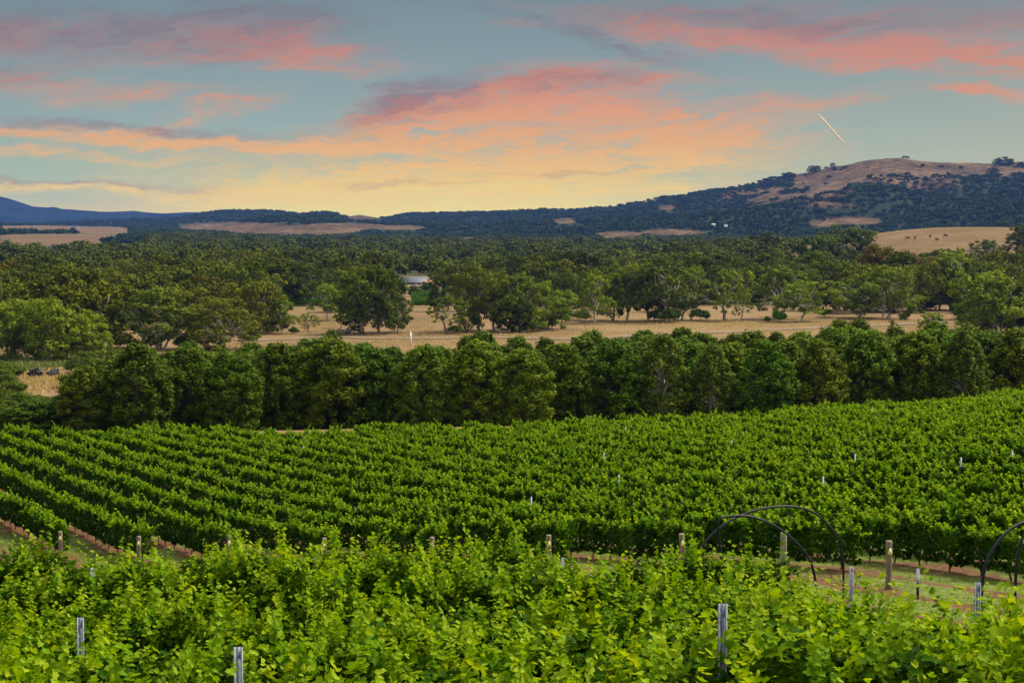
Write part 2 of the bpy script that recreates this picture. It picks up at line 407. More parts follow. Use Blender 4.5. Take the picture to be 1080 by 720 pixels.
def vgrid_faces(nr, nc):
    i = np.arange(nr - 1)[:, None] * nc + np.arange(nc - 1)[None]
    return np.stack([i, i + 1, i + nc + 1, i + nc], -1).reshape(-1, 4)
ys = np.concatenate([[-400, -150, -60], np.arange(-30, 12, 3.0), np.geomspace(12, 4000, 620), np.geomspace(4200, 30000, 24)])
a_in = np.linspace(-0.42, 0.42, 260)
aa = np.concatenate([[-8, -4, -2, -1.2, -0.8, -0.6, -0.5], a_in, [0.5, 0.6, 0.8, 1.2, 2, 4, 8]])
YY, AA = np.meshgrid(ys, aa, indexing='ij')
XX = np.clip(AA * (np.maximum(YY, 0) + 40), -30000, 30000)
ZZ = H(XX, YY)
ppx, ppy = proj(XX, np.maximum(YY, 5), ZZ)
knoll = np.exp(-(((XX - 330) / 190) ** 2 + ((YY - 1180) / 260) ** 2) ** 2)
forest = np.clip((YY - 575) / 60, 0, 1) * (1 - np.clip(knoll * 2.5, 0, 1)) * (1 - in_pads(ppx, ppy)) * (YY < 5200)
forest = np.maximum(forest, ((ppx < 95) & (YY > 345) & (YY < 700)) * 0.4)
forest = forest * (1 - ((np.abs(ppx - 445) < 22) & (YY < 1000)))
vine = (YY < 119) * 1.0
ground_me = mesh_np('ground', np.stack([XX, YY, ZZ], -1).reshape(-1, 3), vgrid_faces(*YY.shape), 4, None,
                    {'forest': forest.ravel(), 'vine': vine.ravel()}, smooth=True)
m, t, out = mat('ground_soil_and_grass')
geo = nd(t, 'ShaderNodeNewGeometry'); pos = geo.outputs['Position']
n_big = noise(t, pos, 0.02, 5.0, 0.6); n_mid = noise(t, pos, 0.35, 5.0, 0.65); n_fine = noise(t, pos, 5.0, 5.0, 0.7); n_pad = noise(t, pos, 0.006, 3.0)
dry = ramp(t, mth(t, 'ADD', mth(t, 'MULTIPLY', n_big, 0.55), mth(t, 'MULTIPLY', n_mid, 0.45)),
           [(0.30, (0.065, 0.068, 0.024, 1)), (0.42, (0.12, 0.080, 0.033, 1)), (0.53, (0.17, 0.108, 0.055, 1)), (0.68, (0.225, 0.155, 0.095, 1))])
dry = mixc(t, mrange(t, n_pad, 0.4, 0.6, 0, .5), dry, (0.18, 0.125, 0.048, 1))
dot = nd(t, 'ShaderNodeVectorMath', operation='DOT_PRODUCT'); t.links.new(pos, dot.inputs[0]); dot.inputs[1].default_value = (NROW[0], NROW[1], 0)
ph = mth(t, 'FRACT', mth(t, 'DIVIDE', mth(t, 'SUBTRACT', dot.outputs['Value'], ROW_OFF - ROW_SP * 40), ROW_SP))
dist = mth(t, 'ABSOLUTE', mth(t, 'SUBTRACT', ph, 0.5))      # 0 mid-row, .5 under vines
ragged = mth(t, 'MULTIPLY_ADD', mth(t, 'SUBTRACT', n_mid, 0.5), 0.9, dist)
soilmask = mrange(t, ragged, 0.22, 0.36)
grassg = ramp(t, n_fine, [(0.3, (0.045, 0.085, 0.012, 1)), (0.5, (0.09, 0.13, 0.022, 1)), (0.7, (0.20, 0.19, 0.06, 1))])
soil = ramp(t, n_fine, [(0.3, (0.070, 0.034, 0.018, 1)), (0.5, (0.115, 0.056, 0.030, 1)), (0.72, (0.19, 0.115, 0.070, 1))])
vy = mixc(t, mth(t, 'MAXIMUM', soilmask, mrange(t, n_mid, 0.52, 0.66)), grassg, soil)
sp_ = nd(t, 'ShaderNodeSeparateXYZ'); t.links.new(pos, sp_.inputs[0])
dry = mixc(t, mrange(t, sp_.outputs[1], 700, 1500), dry, mixc(t, 1.0, dry, (0.66, 0.62, 0.58, 1), 'MULTIPLY'))
c = mixc(t, attr(t, 'vine'), dry, vy)
fl = ramp(t, n_mid, [(0.3, (0.030, 0.040, 0.014, 1)), (0.7, (0.09, 0.085, 0.035, 1))])
c = mixc(t, attr(t, 'forest'), c, fl)
p = nd(t, 'ShaderNodeBsdfPrincipled'); t.links.new(c, p.inputs['Base Color']); p.inputs['Roughness'].default_value = 0.95; p.inputs['Specular IOR Level'].default_value = 0.1
b = nd(t, 'ShaderNodeBump'); b.inputs['Strength'].default_value = 0.5; b.inputs['Distance'].default_value = 0.06
t.links.new(n_fine, b.inputs['Height']); t.links.new(b.outputs[0], p.inputs['Normal'])
t.links.new(p.outputs[0], out.inputs[0])
ground_me.materials.append(m)
tag(link('ground', ground_me), kind='structure')

# pale gravel track along the far paddock
def strip(name, pts, w, matl, lift=0.12):
    xs = np.array([p[0] for p in pts]); yv = np.array([p[1] for p in pts])
    tt = np.linspace(0, 1, 160); ti = np.linspace(0, 1, len(pts))
    xs = np.interp(tt, ti, xs); yv = np.interp(tt, ti, yv)
    tx, ty = np.gradient(xs), np.gradient(yv); L = np.hypot(tx, ty); nx, ny = -ty / L, tx / L
    rowsv = []
    for k in np.linspace(-1, 1, 5):
        ww = w / 2 * k * (1 + 0.12 * np.sin(tt * 37 + k))
        X, Y = xs + nx * ww, yv + ny * ww
        rowsv.append(np.stack([X, Y, H(X, Y) + lift * (1 - 0.5 * abs(k))], -1))
    Vv = np.stack(rowsv, 0).reshape(-1, 3)
    return tag(link(name, mesh_np(name, Vv, vgrid_faces(5, 160), 4, matl, smooth=True)), kind='structure')
M_track = plain_mat('pale_gravel', (0.14, 0.098, 0.066, 1), (0.19, 0.135, 0.095, 1), 0.3)
tp = [ray_ground(px, py) for px, py in [(250, 360), (340, 356), (440, 357), (520, 356), (610, 358), (720, 352), (860, 346), (1000, 340)]]
strip('track', tp, 4.5, M_track, 0.25)

# ------------------------------------------------------------------ hills
def prof(px, tab):
    return np.interp(px, [a for a, b in tab], [b for a, b in tab])
CREST = [(-300, 236), (0, 238), (120, 234), (190, 231), (215, 226), (240, 224), (275, 223), (300, 224.5), (318, 227), (340, 224.5), (352, 225), (362, 230), (380, 228), (395, 230), (410, 231),
         (430, 227), (470, 227), (500, 226), (540, 224.5), (575, 222), (605, 222.5), (622, 219.5), (650, 219), (658, 216), (690, 213), (700, 209), (735, 204), (752, 201), (765, 200.5),
         (800, 193), (830, 185), (850, 182), (870, 176.5), (888, 174), (905, 169), (922, 166), (945, 167), (970, 171), (1000, 172), (1030, 172), (1050, 171), (1080, 169), (1200, 176), (1500, 190)]
hy = np.concatenate([np.geomspace(2300, 6200, 190), np.geomspace(6300, 9000, 12)])
hs = np.linspace(-0.45, 0.45, 620)
def crestY(px): return np.interp(px, [0, 450, 700, 900, 1080], [6000, 5600, 4700, 4200, 4100])
def hillH(x, y):
    s = x / y; px = 540 + F * s
    Yc = crestY(px); zc = (238 - prof(px, CREST)) / F * Yc
    zc = np.maximum(zc, -14)
    y0 = np.interp(px, [0, 300, 600, 800, 1080], [4600, 3300, 2500, 2350, 2300])
    tq = (y - y0) / (Yc - y0)
    sh = np.where(tq < 1, np.clip(tq, 0, 1) ** 1.35, np.clip(1 - ((tq - 1) / 1.2) ** 2, -.2, 1))
    spur = fbm(x / 420, y / 420, 31, 5) - 0.5
    fine = fbm(x / 90, y / 90, 37, 4) - 0.5
    zb = -29
    z = zb + (zc - zb) * sh
    env = np.clip(tq, 0, 1) * np.clip(1.05 - tq, 0, 1) * 4 
    amp = np.clip((zc + 25) / 110, .15, 1.2)
    z = z + env * spur * 95 * amp + fine * 16 * amp * np.clip(tq * 3, 0, 1)
    # long low rise carrying the pink paddock left of centre
    z = z + 26 * np.exp(-(((x / y * F + 540 - 300) / 120) ** 2 + ((y - 4000) / 500) ** 2))
    return z
HY, HS = np.meshgrid(hy, hs, indexing='ij'); HX = HS * HY
HZ = hillH(HX, HY)
hpx, hpy = proj(HX, HY, HZ)
def bare_mask(px, py, x, y):
    lim = np.interp(px, [740, 828, 838, 860, 900, 940, 960, 1000, 1040, 1080], [0, 0, 196, 203, 187, 190, 196, 200, 193, 186])
    nz = fbm(x / 150, y / 150, 77, 4)
    top = (py < lim + (nz - 0.5) * 44)
    side = (px > 760) & (px < 900) & (np.abs(py - 208) < 10) & (nz > 0.47)
    return top | side
isbare = bare_mask(hpx, hpy, HX, HY) | in_pads(hpx, hpy)
hill_me = mesh_np('hills', np.stack([HX, HY, HZ], -1).reshape(-1, 3), vgrid_faces(*HY.shape), 4, None, {'forest': (~isbare * 1.0).ravel()}, smooth=True)
m, t, out = mat('hill_grass_and_scrub')
geo = nd(t, 'ShaderNodeNewGeometry'); pos = geo.outputs['Position']
hn = noise(t, pos, 0.006, 8.0, 0.68); hn2 = noise(t, pos, 0.05, 6.0, 0.7)
hb = ramp(t, mth(t, 'ADD', mth(t, 'MULTIPLY', hn, 0.5), mth(t, 'MULTIPLY', hn2, 0.5)), [(0.41, (0.026, 0.025, 0.013, 1)), (0.5, (0.095, 0.061, 0.030, 1)), (0.59, (0.175, 0.110, 0.058, 1))])
hf = ramp(t, hn2, [(0.35, (0.014, 0.026, 0.010, 1)), (0.65, (0.030, 0.040, 0.017, 1))])
c = mixc(t, attr(t, 'forest'), hb, hf)
p = nd(t, 'ShaderNodeBsdfPrincipled'); t.links.new(c, p.inputs['Base Color']); p.inputs['Roughness'].default_value = 1.0; p.inputs['Specular IOR Level'].default_value = 0.05
b = nd(t, 'ShaderNodeBump'); b.inputs['Strength'].default_value = 0.8; b.inputs['Distance'].default_value = 14.0
t.links.new(hn2, b.inputs['Height']); t.links.new(b.outputs[0], p.inputs['Normal'])
t.links.new(p.outputs[0], out.inputs[0])
hill_me.materials.append(m)
tag(link('hills', hill_me), kind='structure')

# far range, 9 km away; some haze blue is mixed into its colour
BL = [(-400, 207), (-100, 205), (0, 207), (12, 210), (25, 214), (35, 217.5), (50, 219), (58, 218.5), (66, 220.5), (80, 221), (105, 223.5), (125, 223.5), (142, 222), (155, 224), (175, 225), (200, 224), (230, 224.5), (260, 228), (330, 236), (600, 244)]
by = np.linspace(7300, 10800, 40); bs = np.linspace(-0.6, 0.1, 500)
BY, BS = np.meshgrid(by, bs, indexing='ij'); BX = BS * BY
bz = (238 - prof(540 + F * BS, BL)) / F * 9000
tq = (BY - 7300) / 1700
BZ = -12 + (bz + 12) * np.where(tq < 1, np.clip(tq, 0, 1), 1 - ((tq - 1) * .8) ** 2) + (fbm(BX / 500, BY / 500, 5, 5) - .5) * 70 * np.clip(1 - abs(tq - .5) * 2, 0, 1) + (fbm(BX / 110, BY / 110, 8, 4) - .5) * 9 * np.clip(tq * 2, 0, 1)
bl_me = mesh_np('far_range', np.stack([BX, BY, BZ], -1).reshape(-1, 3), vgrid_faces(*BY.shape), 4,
                plain_mat('haze_tinted_wooded_range', (0.006, 0.014, 0.022, 1), (0.014, 0.026, 0.034, 1), 0.004, rough=1.0, spec=0.0), smooth=True)
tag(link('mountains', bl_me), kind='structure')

# ------------------------------------------------------------------ foliage geometry
def unit(v): return v / (np.linalg.norm(v, axis=-1, keepdims=True) + 1e-9)
LEAF_OUT = np.array([(0, 0), (0.28, -0.12), (0.50, 0.18), (0.33, 0.40), (0.40, 0.72), (0.15, 0.70), (0, 1.0)])
def leaf_cards(c, nrm, size, tint, style='grape', rg=rng, stretch=1.0):
    """real leaves: each a folded blade of polygons, centre c, facing nrm"""
    n = len(c)
    nrm = unit(nrm); r = unit(rg.normal(size=(n, 3)))
    a = unit(np.cross(nrm, r)); b = np.cross(nrm, a)     # a across, b along
    size = np.asarray(size)[:, None] if np.ndim(size) else np.full((n, 1), size)
    if style == 'grape':
        O = LEAF_OUT; k = len(O)
        vs_ = []
        for (u, v) in O: vs_.append(c + size * (u * a + (v - 0.4) * b + (0.35 * abs(u) - 0.12 * (v - .4) ** 2) * nrm))
        for (u, v) in O[1:-1]: vs_.append(c + size * (-u * a + (v - 0.4) * b + (0.35 * abs(u) - 0.12 * (v - .4) ** 2) * nrm))
        V_ = np.stack(vs_, 1)           # n, 12, 3
        right = [0, 1, 2, 3, 4, 5, 6]; left = [0, 6, 11, 10, 9, 8, 7]
        f = np.array(right + left)
        idx = (np.arange(n)[:, None] * V_.shape[1] + f[None]).ravel()
        return V_.reshape(-1, 3), idx, 7, np.repeat(tint, V_.shape[1])
    if style == 'fold':
        pts_ = [(0, -.45, 0), (.45, 0, .14), (0, .5, 0), (-.45, 0.05, .14)]
        V_ = np.stack([c + size * (u * a + v * b + w * nrm) for u, v, w in pts_], 1)
        idx = (np.arange(n)[:, None] * 4 + np.array([0, 1, 2, 0, 2, 3])[None]).ravel()
        return V_.reshape(-1, 3), idx, 3, np.repeat(tint, 4)
    pts_ = [(-.5, -.3), (.1, -.5), (.5, .25), (-.15, .5)]
    V_ = np.stack([c + size * (u * a + v * b * stretch) for u, v in pts_], 1)
    idx = (np.arange(n)[:, None] * 4 + np.arange(4)[None]).ravel()
    return V_.reshape(-1, 3), idx, 4, np.repeat(tint, 4)

# ---- grape vine: shoots rise from a cordon at 0.95 m and sprawl
def make_vine(seed, style, lsize=0.115, dens=1.0, Ht=1.0, crest=False):
    rg = np.random.default_rng(seed)
    C, N_, S, T = [], [], [], []
    nsh = int(21 * dens)
    for i in range(nsh):
        x0 = float(np.clip(rg.normal(0, .42), -.85, .85))
        p = np.array([x0, rg.normal(0, .05), 1.0 + rg.uniform(-.06, .2)])
        side = rg.choice([-1, 1]) * abs(rg.normal(0.26, .26))
        d = unit(np.array([rg.normal(0, .22), side, 1.0]))
        L = rg.uniform(0.5, 1.05) * Ht * (1.1 - .35 * abs(x0))
        if rg.random() < 0.22: L *= 1.35
        if crest: L = rg.uniform(.45, .80) * (1.55 if rg.random() < .14 else 1); p[2] = 1.25 + rg.uniform(-.1, .1); p[0] = rg.uniform(-.85, .85); side *= .9; d = unit(np.array([rg.normal(0, .5), side, 1.0]))
        ns = int(L / 0.055)
        droop = rg.uniform(0.3, 1.8) * abs(side)
        tn_ = np.array([rg.normal(0, .45), rg.normal(0, .45), .9])       # the leaves of a shoot face the light together
        tb = rg.normal(0, .10)
        for k in range(ns):
            q = k / ns
            d = unit(d + np.array([rg.normal(0, .06), side * .03, -droop * .06 * q + rg.normal(0, .04)]))
            p = p + d * 0.055
            for j in range(2 if q < .8 else 1):
                off = unit(rg.normal(size=3)) * rg.uniform(.03, .13) * (1 - .5 * q)
                C.append(p + off)
                N_.append(tn_ + np.array([0, np.sign(p[1] + off[1] * 2) * .35, 0]) + rg.normal(size=3) * .38)
                S.append(lsize * (1.15 - .65 * q ** 2.5) * rg.uniform(.6, 1.4))
                T.append((0.50 if crest else 0.44) + .50 * q ** 1.4 + tb + rg.normal(0, .10))  # young tips paler; far-row crests also brightened to read as lit tops
    nf = int(400 * dens)      # skirt of older, larger leaves hanging to knee height, darkened further as row-side shade
    hw = rg.uniform(.24, .32)
    for k in range(nf):
        th = rg.uniform(0, 2 * np.pi)
        x = rg.uniform(-.92, .92)
        bulge = 1.05 - .28 * x * x + .16 * math.sin(x * 6 + seed) + rg.normal(0, .08)
        c = np.array([x, math.cos(th) * hw * bulge * rg.uniform(.8, 1.05), 1.0 * Ht + math.sin(th) * .62 * bulge * Ht])
        c[2] = max(c[2], .28 + rg.random() * .15)
        C.append(c); N_.append(np.array([0, math.cos(th) * .9, max(.1, math.sin(th)) + .35]) + rg.normal(size=3) * .4)
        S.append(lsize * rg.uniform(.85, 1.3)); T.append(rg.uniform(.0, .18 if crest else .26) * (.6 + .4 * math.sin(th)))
    C, N_, S, T = map(np.array, (C, N_, S, T))
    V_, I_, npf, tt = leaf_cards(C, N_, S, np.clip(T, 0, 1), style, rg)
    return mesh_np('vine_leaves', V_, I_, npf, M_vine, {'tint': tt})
def make_vine_trunk(seed):
    rg = np.random.default_rng(seed); A = Acc()
    x = 0; pts = [(0, 0, -0.1)]
    for z in np.linspace(.15, .9, 6): pts.append((rg.normal(0, .025), rg.normal(0, .02), z))
    A.tube(pts, np.linspace(.035, .024, 7), 6)
    for sgn in (-1, 1):
        A.tube([(0, 0, .88), (sgn * .15, 0, .95), (sgn * .45, rg.normal(0, .02), .96), (sgn * .8, rg.normal(0, .02), .95)], [.024, .022, .018, .013], 5)
    return A.mesh('trunk', M_bark_dark, True)
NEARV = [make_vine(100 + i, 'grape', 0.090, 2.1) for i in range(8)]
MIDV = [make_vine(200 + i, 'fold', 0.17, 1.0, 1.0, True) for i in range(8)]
VTR = [make_vine_trunk(300 + i) for i in range(4)]

WORDN = ['first', 'second', 'third', 'fourth', 'fifth', 'sixth', 'seventh', 'eighth', 'ninth', 'tenth', 'eleventh', 'twelfth', 'thirteenth', 'fourteenth', 'fifteenth', 'sixteenth', 'seventeenth',
         'eighteenth', 'nineteenth', 'twentieth', 'twenty-first', 'twenty-second', 'twenty-third', 'twenty-fourth', 'twenty-fifth', 'twenty-sixth', 'twenty-seventh', 'twenty-eighth', 'twenty-ninth',
         'thirtieth', 'thirty-first', 'thirty-second', 'thirty-third', 'thirty-fourth', 'thirty-fifth', 'thirty-sixth', 'thirty-seventh', 'thirty-eighth', 'thirty-ninth', 'fortieth', 'forty-first', 'forty-second', 'forty-third', 'forty-fourth', 'forty-fifth', 'forty-sixth', 'forty-seventh', 'forty-eighth', 'forty-ninth', 'fiftieth']
WORDN += ['fifty-' + w for w in WORDN[:9]] + ['sixtieth'] + ['sixty-' + w for w in WORDN[:9]]
def vine_row(x0, y0, ux, uy, s0, s1, meshes, spacing, label, group, zscale=1.0, skip=None, color=(1, 1, 1, 1)):
    """vines planted along the line; one Empty per row, each vine a part with its trunk"""
    ang = math.atan2(uy, ux)
    vs2 = []
    s = s0
    while s < s1:
        x, y = x0 + ux * s, y0 + uy * s
        ss = s; s += spacing
        if y < 5: continue
        z = hz(x, y)
        px, py = proj(x, y, z + 1.6)
        if px < -70 or px > 1150: continue
        if skip is not None and skip(x, y, float(px)): continue
        vs2.append((x, y, z))
    if not vs2: return None
    root = link('vine_row', None, loc=vs2[0])
    tag(root, label, 'vine row', group)
    for (x, y, z) in vs2:
        v = link('vine', random.choice(meshes), root, loc=(x - vs2[0][0] + random.gauss(0, .04), y - vs2[0][1] + random.gauss(0, .04), z - vs2[0][2] - .03),
                 rz=ang + random.choice([0, math.pi]) + random.gauss(0, .06))
        v.scale = (random.uniform(.95, 1.15) * (.8 if zscale < .8 else 1), random.uniform(.85, 1.15) * (.66 if zscale < .8 else 1), zscale * (random.uniform(.91, 1.09) if zscale < .8 else random.uniform(.80, 1.14))); v.color = color
        link('trunk', random.choice(VTR), v)
    # trellis wires
    A = Acc()
    for hgt in (.95 * zscale, 1.3 * zscale):
        pts = [(x - vs2[0][0], y - vs2[0][1], z - vs2[0][2] + hgt) for x, y, z in vs2[::2]] 
        if len(pts) > 1: A.tube(pts, [.0014] * len(pts), 3)
    if A.v: link('wire', A.mesh('wire', M_wire), root)
    return root

# near block: rows run almost across the view
near_rows = [(11.3, 'nearest vine row along the bottom edge, with the largest pale leaves')]
NR = [11.3, 14.1, 17.0, 19.8, 22.6, 25.4, 28.2, 31.0, 33.8, 36.6]
for i, yr in enumerate(NR):
    nm = WORDN[i]
    lab = f'leafy green vine row, {nm} row up from the bottom of the picture' if i else 'nearest vine row, large bright leaves along the bottom edge of the picture'
    def skip(x, y, px, i=i):
        if i == 9 and px > 560: return True
        if i == 8 and px > 790: return True
        if i == 7 and px > 850: return True
        if i == 6 and px > 900: return True
        if i == 5 and px > 965: return True
        if i == 0 and px > 1150: return True
        return False
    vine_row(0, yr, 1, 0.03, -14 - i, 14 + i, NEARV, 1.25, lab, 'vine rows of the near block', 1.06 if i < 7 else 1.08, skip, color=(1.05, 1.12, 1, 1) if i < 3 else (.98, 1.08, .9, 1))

# far block: rows descend away to the left from a line of end posts
trows = range(-3, 34)
ends = {}
for i, tn in enumerate(trows):
    e = P_END + D_END * tn
    if e[1] < 38.5:            # the headland swings away on the right
        k = (38.5 - e[1]) / UROW[1]; e = e + UROW * max(k, 0)
    s0 = 0.0
    # bring the start inside the view on the right
    while (e + UROW * s0)[0] / (e + UROW * s0)[1] > 0.30 and s0 < 150: s0 += 0.7
    s1 = s0
    while (e + UROW * s1)[1] < 112 + 2.5 * math.sin(tn) and s1 < 200: s1 += 0.7
    if s1 <= s0 + 1: continue
    if tn <= 9: lab = f'{WORDN[i]} vine row from the left running back from the line of end posts'
    elif tn <= 18: lab = f'dense vine row crossing the right slope, {WORDN[tn - 10]} row up from the headland behind the hoops'
    else: lab = f'distant vine row near the crest of the slope, {WORDN[33 - tn]} row from the top right corner'
    r = vine_row(e[0], e[1], UROW[0], UROW[1], s0 - .5, s1, MIDV, 1.12, lab, 'vine rows of the sloping far block', 0.70, None, color=(.92, 1.08, .7, 1))
    ends[tn] = e

# ---- trellis posts
def wood_post_mesh(rad=.074, h=1.85):
    A = Acc(); pts = [(0, 0, -.2)] + [(random.gauss(0, .004), random.gauss(0, .004), z) for z in np.linspace(.2, h - .03, 6)] + [(0, 0, h)]
    A.tube(pts, [rad * 1.05] + [rad * random.uniform(.96, 1.03) for _ in range(6)] + [rad * .86], 14)
    return A.mesh('post', M_wood, True)
def tag_mesh():
    A = Acc(); V_ = [(-.05, 0, -.05), (.05, 0, -.05), (.055, 0, .0), (.012, 0, .10), (-.012, 0, .10), (-.055, 0, .0)]
    V2 = V_ + [(x, -.008, z) for x, y, z in V_]
    A.add(V2, [(0, 1, 2, 3, 4, 5)[::-1], (6, 7, 8, 9, 10, 11)] + [(i, (i + 1) % 6, (i + 1) % 6 + 6, i + 6) for i in range(6)])
    return A.mesh('tag', M_tagm)
WP = [wood_post_mesh() for _ in range(3)]; TG = tag_mesh()
endlab = {-1: 'weathered timber end post of the leftmost visible vine row', 0: 'timber end post with yellow tag below the left rows', 1: 'timber end post with orange tag, left of two grey posts',
          2: 'pale timber end post with yellow tag in front of the left middle gap', 3: 'timber end post with tag half hidden under leaves at centre left', 4: 'stout brown timber end post with yellow tag at picture centre',
          5: 'pale leaning timber end post with yellow tag left of the crossed hoops', 6: 'pale bare timber post seen through the front hoop', 7: 'timber end post with tag just right of the crossed hoops'}
px_end = {-1: (61, 562), 0: (144, 567), 1: (240, 566), 2: (341, 571), 3: (455, 574), 4: (579, 574), 5: (722, 581), 6: (828, 590), 7: (940, 572)}
for tn, (pxx, pyt) in px_end.items():
    Y = float((P_END + D_END * tn)[1]) - 1.7
    x = (pxx - 540) / F * Y * 1.0025
    z = hz(x, Y)
    root = tag(link('end_post', None, loc=(x, Y, z)), endlab[tn], 'post', 'timber end posts of the far vine rows')
    pm = link('post', WP[tn % 3], root)
    topz = (238 - pyt) / F * Y
    sc = min(max((topz - z) / 1.85, .55), 1.15)
    pm.scale = (1, 1, sc)
    if tn == 5: root.rotation_euler = (0, R(-3), 0)
    if tn == 6: pm.data = pm.data.copy(); pm.data.materials[0] = M_sleeve; pm.scale = (1.1, 1.1, .62)
    else: link('tag', TG, root, loc=(0.012, -.092, 1.85 * sc - .26))

def steel_post_mesh(h, w=.055, d=.035):
    """folded channel post with rolled lips and wire slots"""
    t_ = .004
    o = [(-w / 2, 0), (-w / 2, -d), (-w / 2 + .014, -d), (-w / 2 + .014, -d + t_), (-w / 2 + t_, -d + t_), (-w / 2 + t_, -t_ * 2), (-.008, -t_ * 2), (-.004, -.016), (.004, -.016), (.008, -t_ * 2),
         (w / 2 - t_, -t_ * 2), (w / 2 - t_, -d + t_), (w / 2 - .014, -d + t_), (w / 2 - .014, -d), (w / 2, -d), (w / 2, 0)]
    A = Acc(); n = len(o); zs = [-.1, h]
    V_ = [(x, y, z) for z in zs for x, y in o]
    A.add(V_, [(i, (i + 1) % n, n + (i + 1) % n, n + i) for i in range(n)] + [tuple(range(n))[::-1], tuple(range(n, 2 * n))])
    for z in np.arange(h - .12, .6, -.12): 
        for sx in (-1, 1): A.box((sx * (w / 2 + .004), -d / 2, z), (.010, .018, .022))
    return A.mesh('post', M_steel)
SP1 = steel_post_mesh(2.15, .08, .05); SP2 = steel_post_mesh(2.1, .062, .04)
steel = [  # px, py of top, Y, mesh, label
    (765, 640, 17.0, SP1, 'tall folded steel post standing clear of leaves at lower right'),
    (248, 686, 16.9, SP1, 'broad folded steel post at the bottom edge, lower left'),
    (80, 655, 22.6, SP1, 'narrow folded steel post with wire slots near the left edge'),
    (1036, 617, 25.2, SP1, 'steel post beside the foot of the right hoop'),
    (93, 601, 33.9, SP2, 'thin grey steel post at far left behind the near vines'),
    (157, 609, 33.7, SP2, 'thin steel post second from left, sunk in near vines'),
    (354, 614, 31.0, SP2, 'thin steel post half sunk in leaves left of centre'),
    (901, 600, 31.0, SP2, 'thin steel post between the hoop foot and the bright shoot'),
    (330, 591, 40.5, SP2, 'short grey steel post beside the left pale end post'),
    (497, 578, 52.0, SP2, 'bright grey steel post standing between two timber end posts'),
       (594, 590, 46.5, SP2, 'small steel post right of the stout brown end post'),
    (972, 602, 42.0, SP2, 'slim pale steel post in the red gap right of the hoops'),
]
for (pxx, pyt, Y, me, lb) in steel:
    x = (pxx - 540) / F * Y; z = (238 - pyt) / F * Y - (2.15 if me is SP1 else 2.1); zg = hz(x, Y)
    root = link('trellis_post', me, loc=(x, Y, zg), rz=random.gauss(0, .12)); root.scale = (1, 1, max(.3, ((z + 2.1) - zg) / 2.1))
    tag(root, lb, 'post', 'steel trellis posts')
# intermediate posts poking out of the far canopy
mids = [(573, 520), (643, 500), (775, 462), (837, 468), (912, 475), (1062, 474), (995, 483), (908, 430), (1044, 420), (669, 448), (620, 477), (858, 502), (300, 470)]
for k, (pxx, pyt) in enumerate(mids):
    x, Y = ray_ground(pxx, pyt + 4)
    # the post belongs to a row whose canopy top meets this ray
    kz = (238 - pyt) / F; kx = (pxx - 540) / F
    Yq = np.linspace(44, 112, 800); i = int(np.argmin(np.abs(H(kx * Yq, Yq) + 1.5 - kz * Yq)))
    Y = Yq[i]; x = kx * Y
    tn = round((np.dot((x, Y), NROW) - ROW_OFF) / ROW_SP)
    dlt = (tn * ROW_SP + ROW_OFF) - np.dot((x, Y), NROW); x += NROW[0] * dlt; Y += NROW[1] * dlt
    o = link('trellis_post', SP2, loc=(x, Y, hz(x, Y)), rz=math.atan2(UROW[1], UROW[0])); o.scale = (1, 1, .665)
    tag(o, 'pale steel post tip just poking above the far vine canopy', 'post', 'steel post tips above the far vine canopy')

# ---- pipe hoops
def hoop(pix, Y, label, skew=0.0, rad=.024):
    P = [np.array([(a - 540) / F * (Y + skew * (a - pix[0][0])), Y + skew * (a - pix[0][0]), 0]) for a, b in pix]
    for p_, (a, b) in zip(P, pix): p_[2] = (238 - b) / F * p_[1]
    P = np.array(P)
    tt = np.linspace(0, len(P) - 1, 70); 
    # Catmull-Rom through the traced bends of the pipe
    out_ = []
    for q in tt:
        i = min(int(q), len(P) - 2); f = q - i
        p0, p1, p2, p3 = P[max(i - 1, 0)], P[i], P[i + 1], P[min(i + 2, len(P) - 1)]
        out_.append(.5 * ((2 * p1) + (-p0 + p2) * f + (2 * p0 - 5 * p1 + 4 * p2 - p3) * f ** 2 + (-p0 + 3 * p1 - 3 * p2 + p3) * f ** 3))
    out_ = np.array(out_)
    g0, g1 = hz(out_[0][0], out_[0][1]), hz(out_[-1][0], out_[-1][1])
    pts = [(out_[0][0], out_[0][1], g0 - .1)] + [tuple(p_) for p_ in out_] + [(out_[-1][0], out_[-1][1], g1 - .1)]
    A = Acc(); A.tube([(a - out_[0][0], b - out_[0][1], c - g0) for a, b, c in pts], rad, 10)
    o = link('pipe_hoop', A.mesh('pipe_hoop', M_hose, True), loc=(out_[0][0], out_[0][1], g0))
    return tag(o, label, 'hoop', 'dark pipe hoops over the vines')
hoop([(732, 602), (733, 594), (741, 580), (753, 565), (772, 551), (797, 540), (823, 535.5), (845, 536.5), (862, 543), (876, 555), (887, 571), (892, 590), (893, 612)], 37.0,
     'wider rear dark pipe hoop with its round arch highest', .010)
hoop([(765, 618), (763, 598), (760, 570), (759, 556), (761, 548.5), (771, 546), (787, 545.5), (803, 549), (822, 558), (838, 570), (851, 584), (859, 598), (863, 615), (864, 634)], 35.0,
     'front dark pipe hoop crossing before the wider one, flat topped at left', .008)
hoop([(1040, 638), (1041, 618), (1044, 598), (1051, 582), (1062, 567), (1076, 556), (1092, 550), (1112, 552), (1130, 566), (1140, 590), (1142, 610)], 31.5, 'dark pipe hoop cut off by the right edge, arching over pale grass', .01, .028)
hoop([(1076, 626), (1077, 600), (1080, 578), (1087, 562), (1100, 552), (1120, 548), (1140, 556), (1156, 574), (1162, 600)], 33.0, 'thin upright leg of a second dark hoop at the right edge', .01, .026)

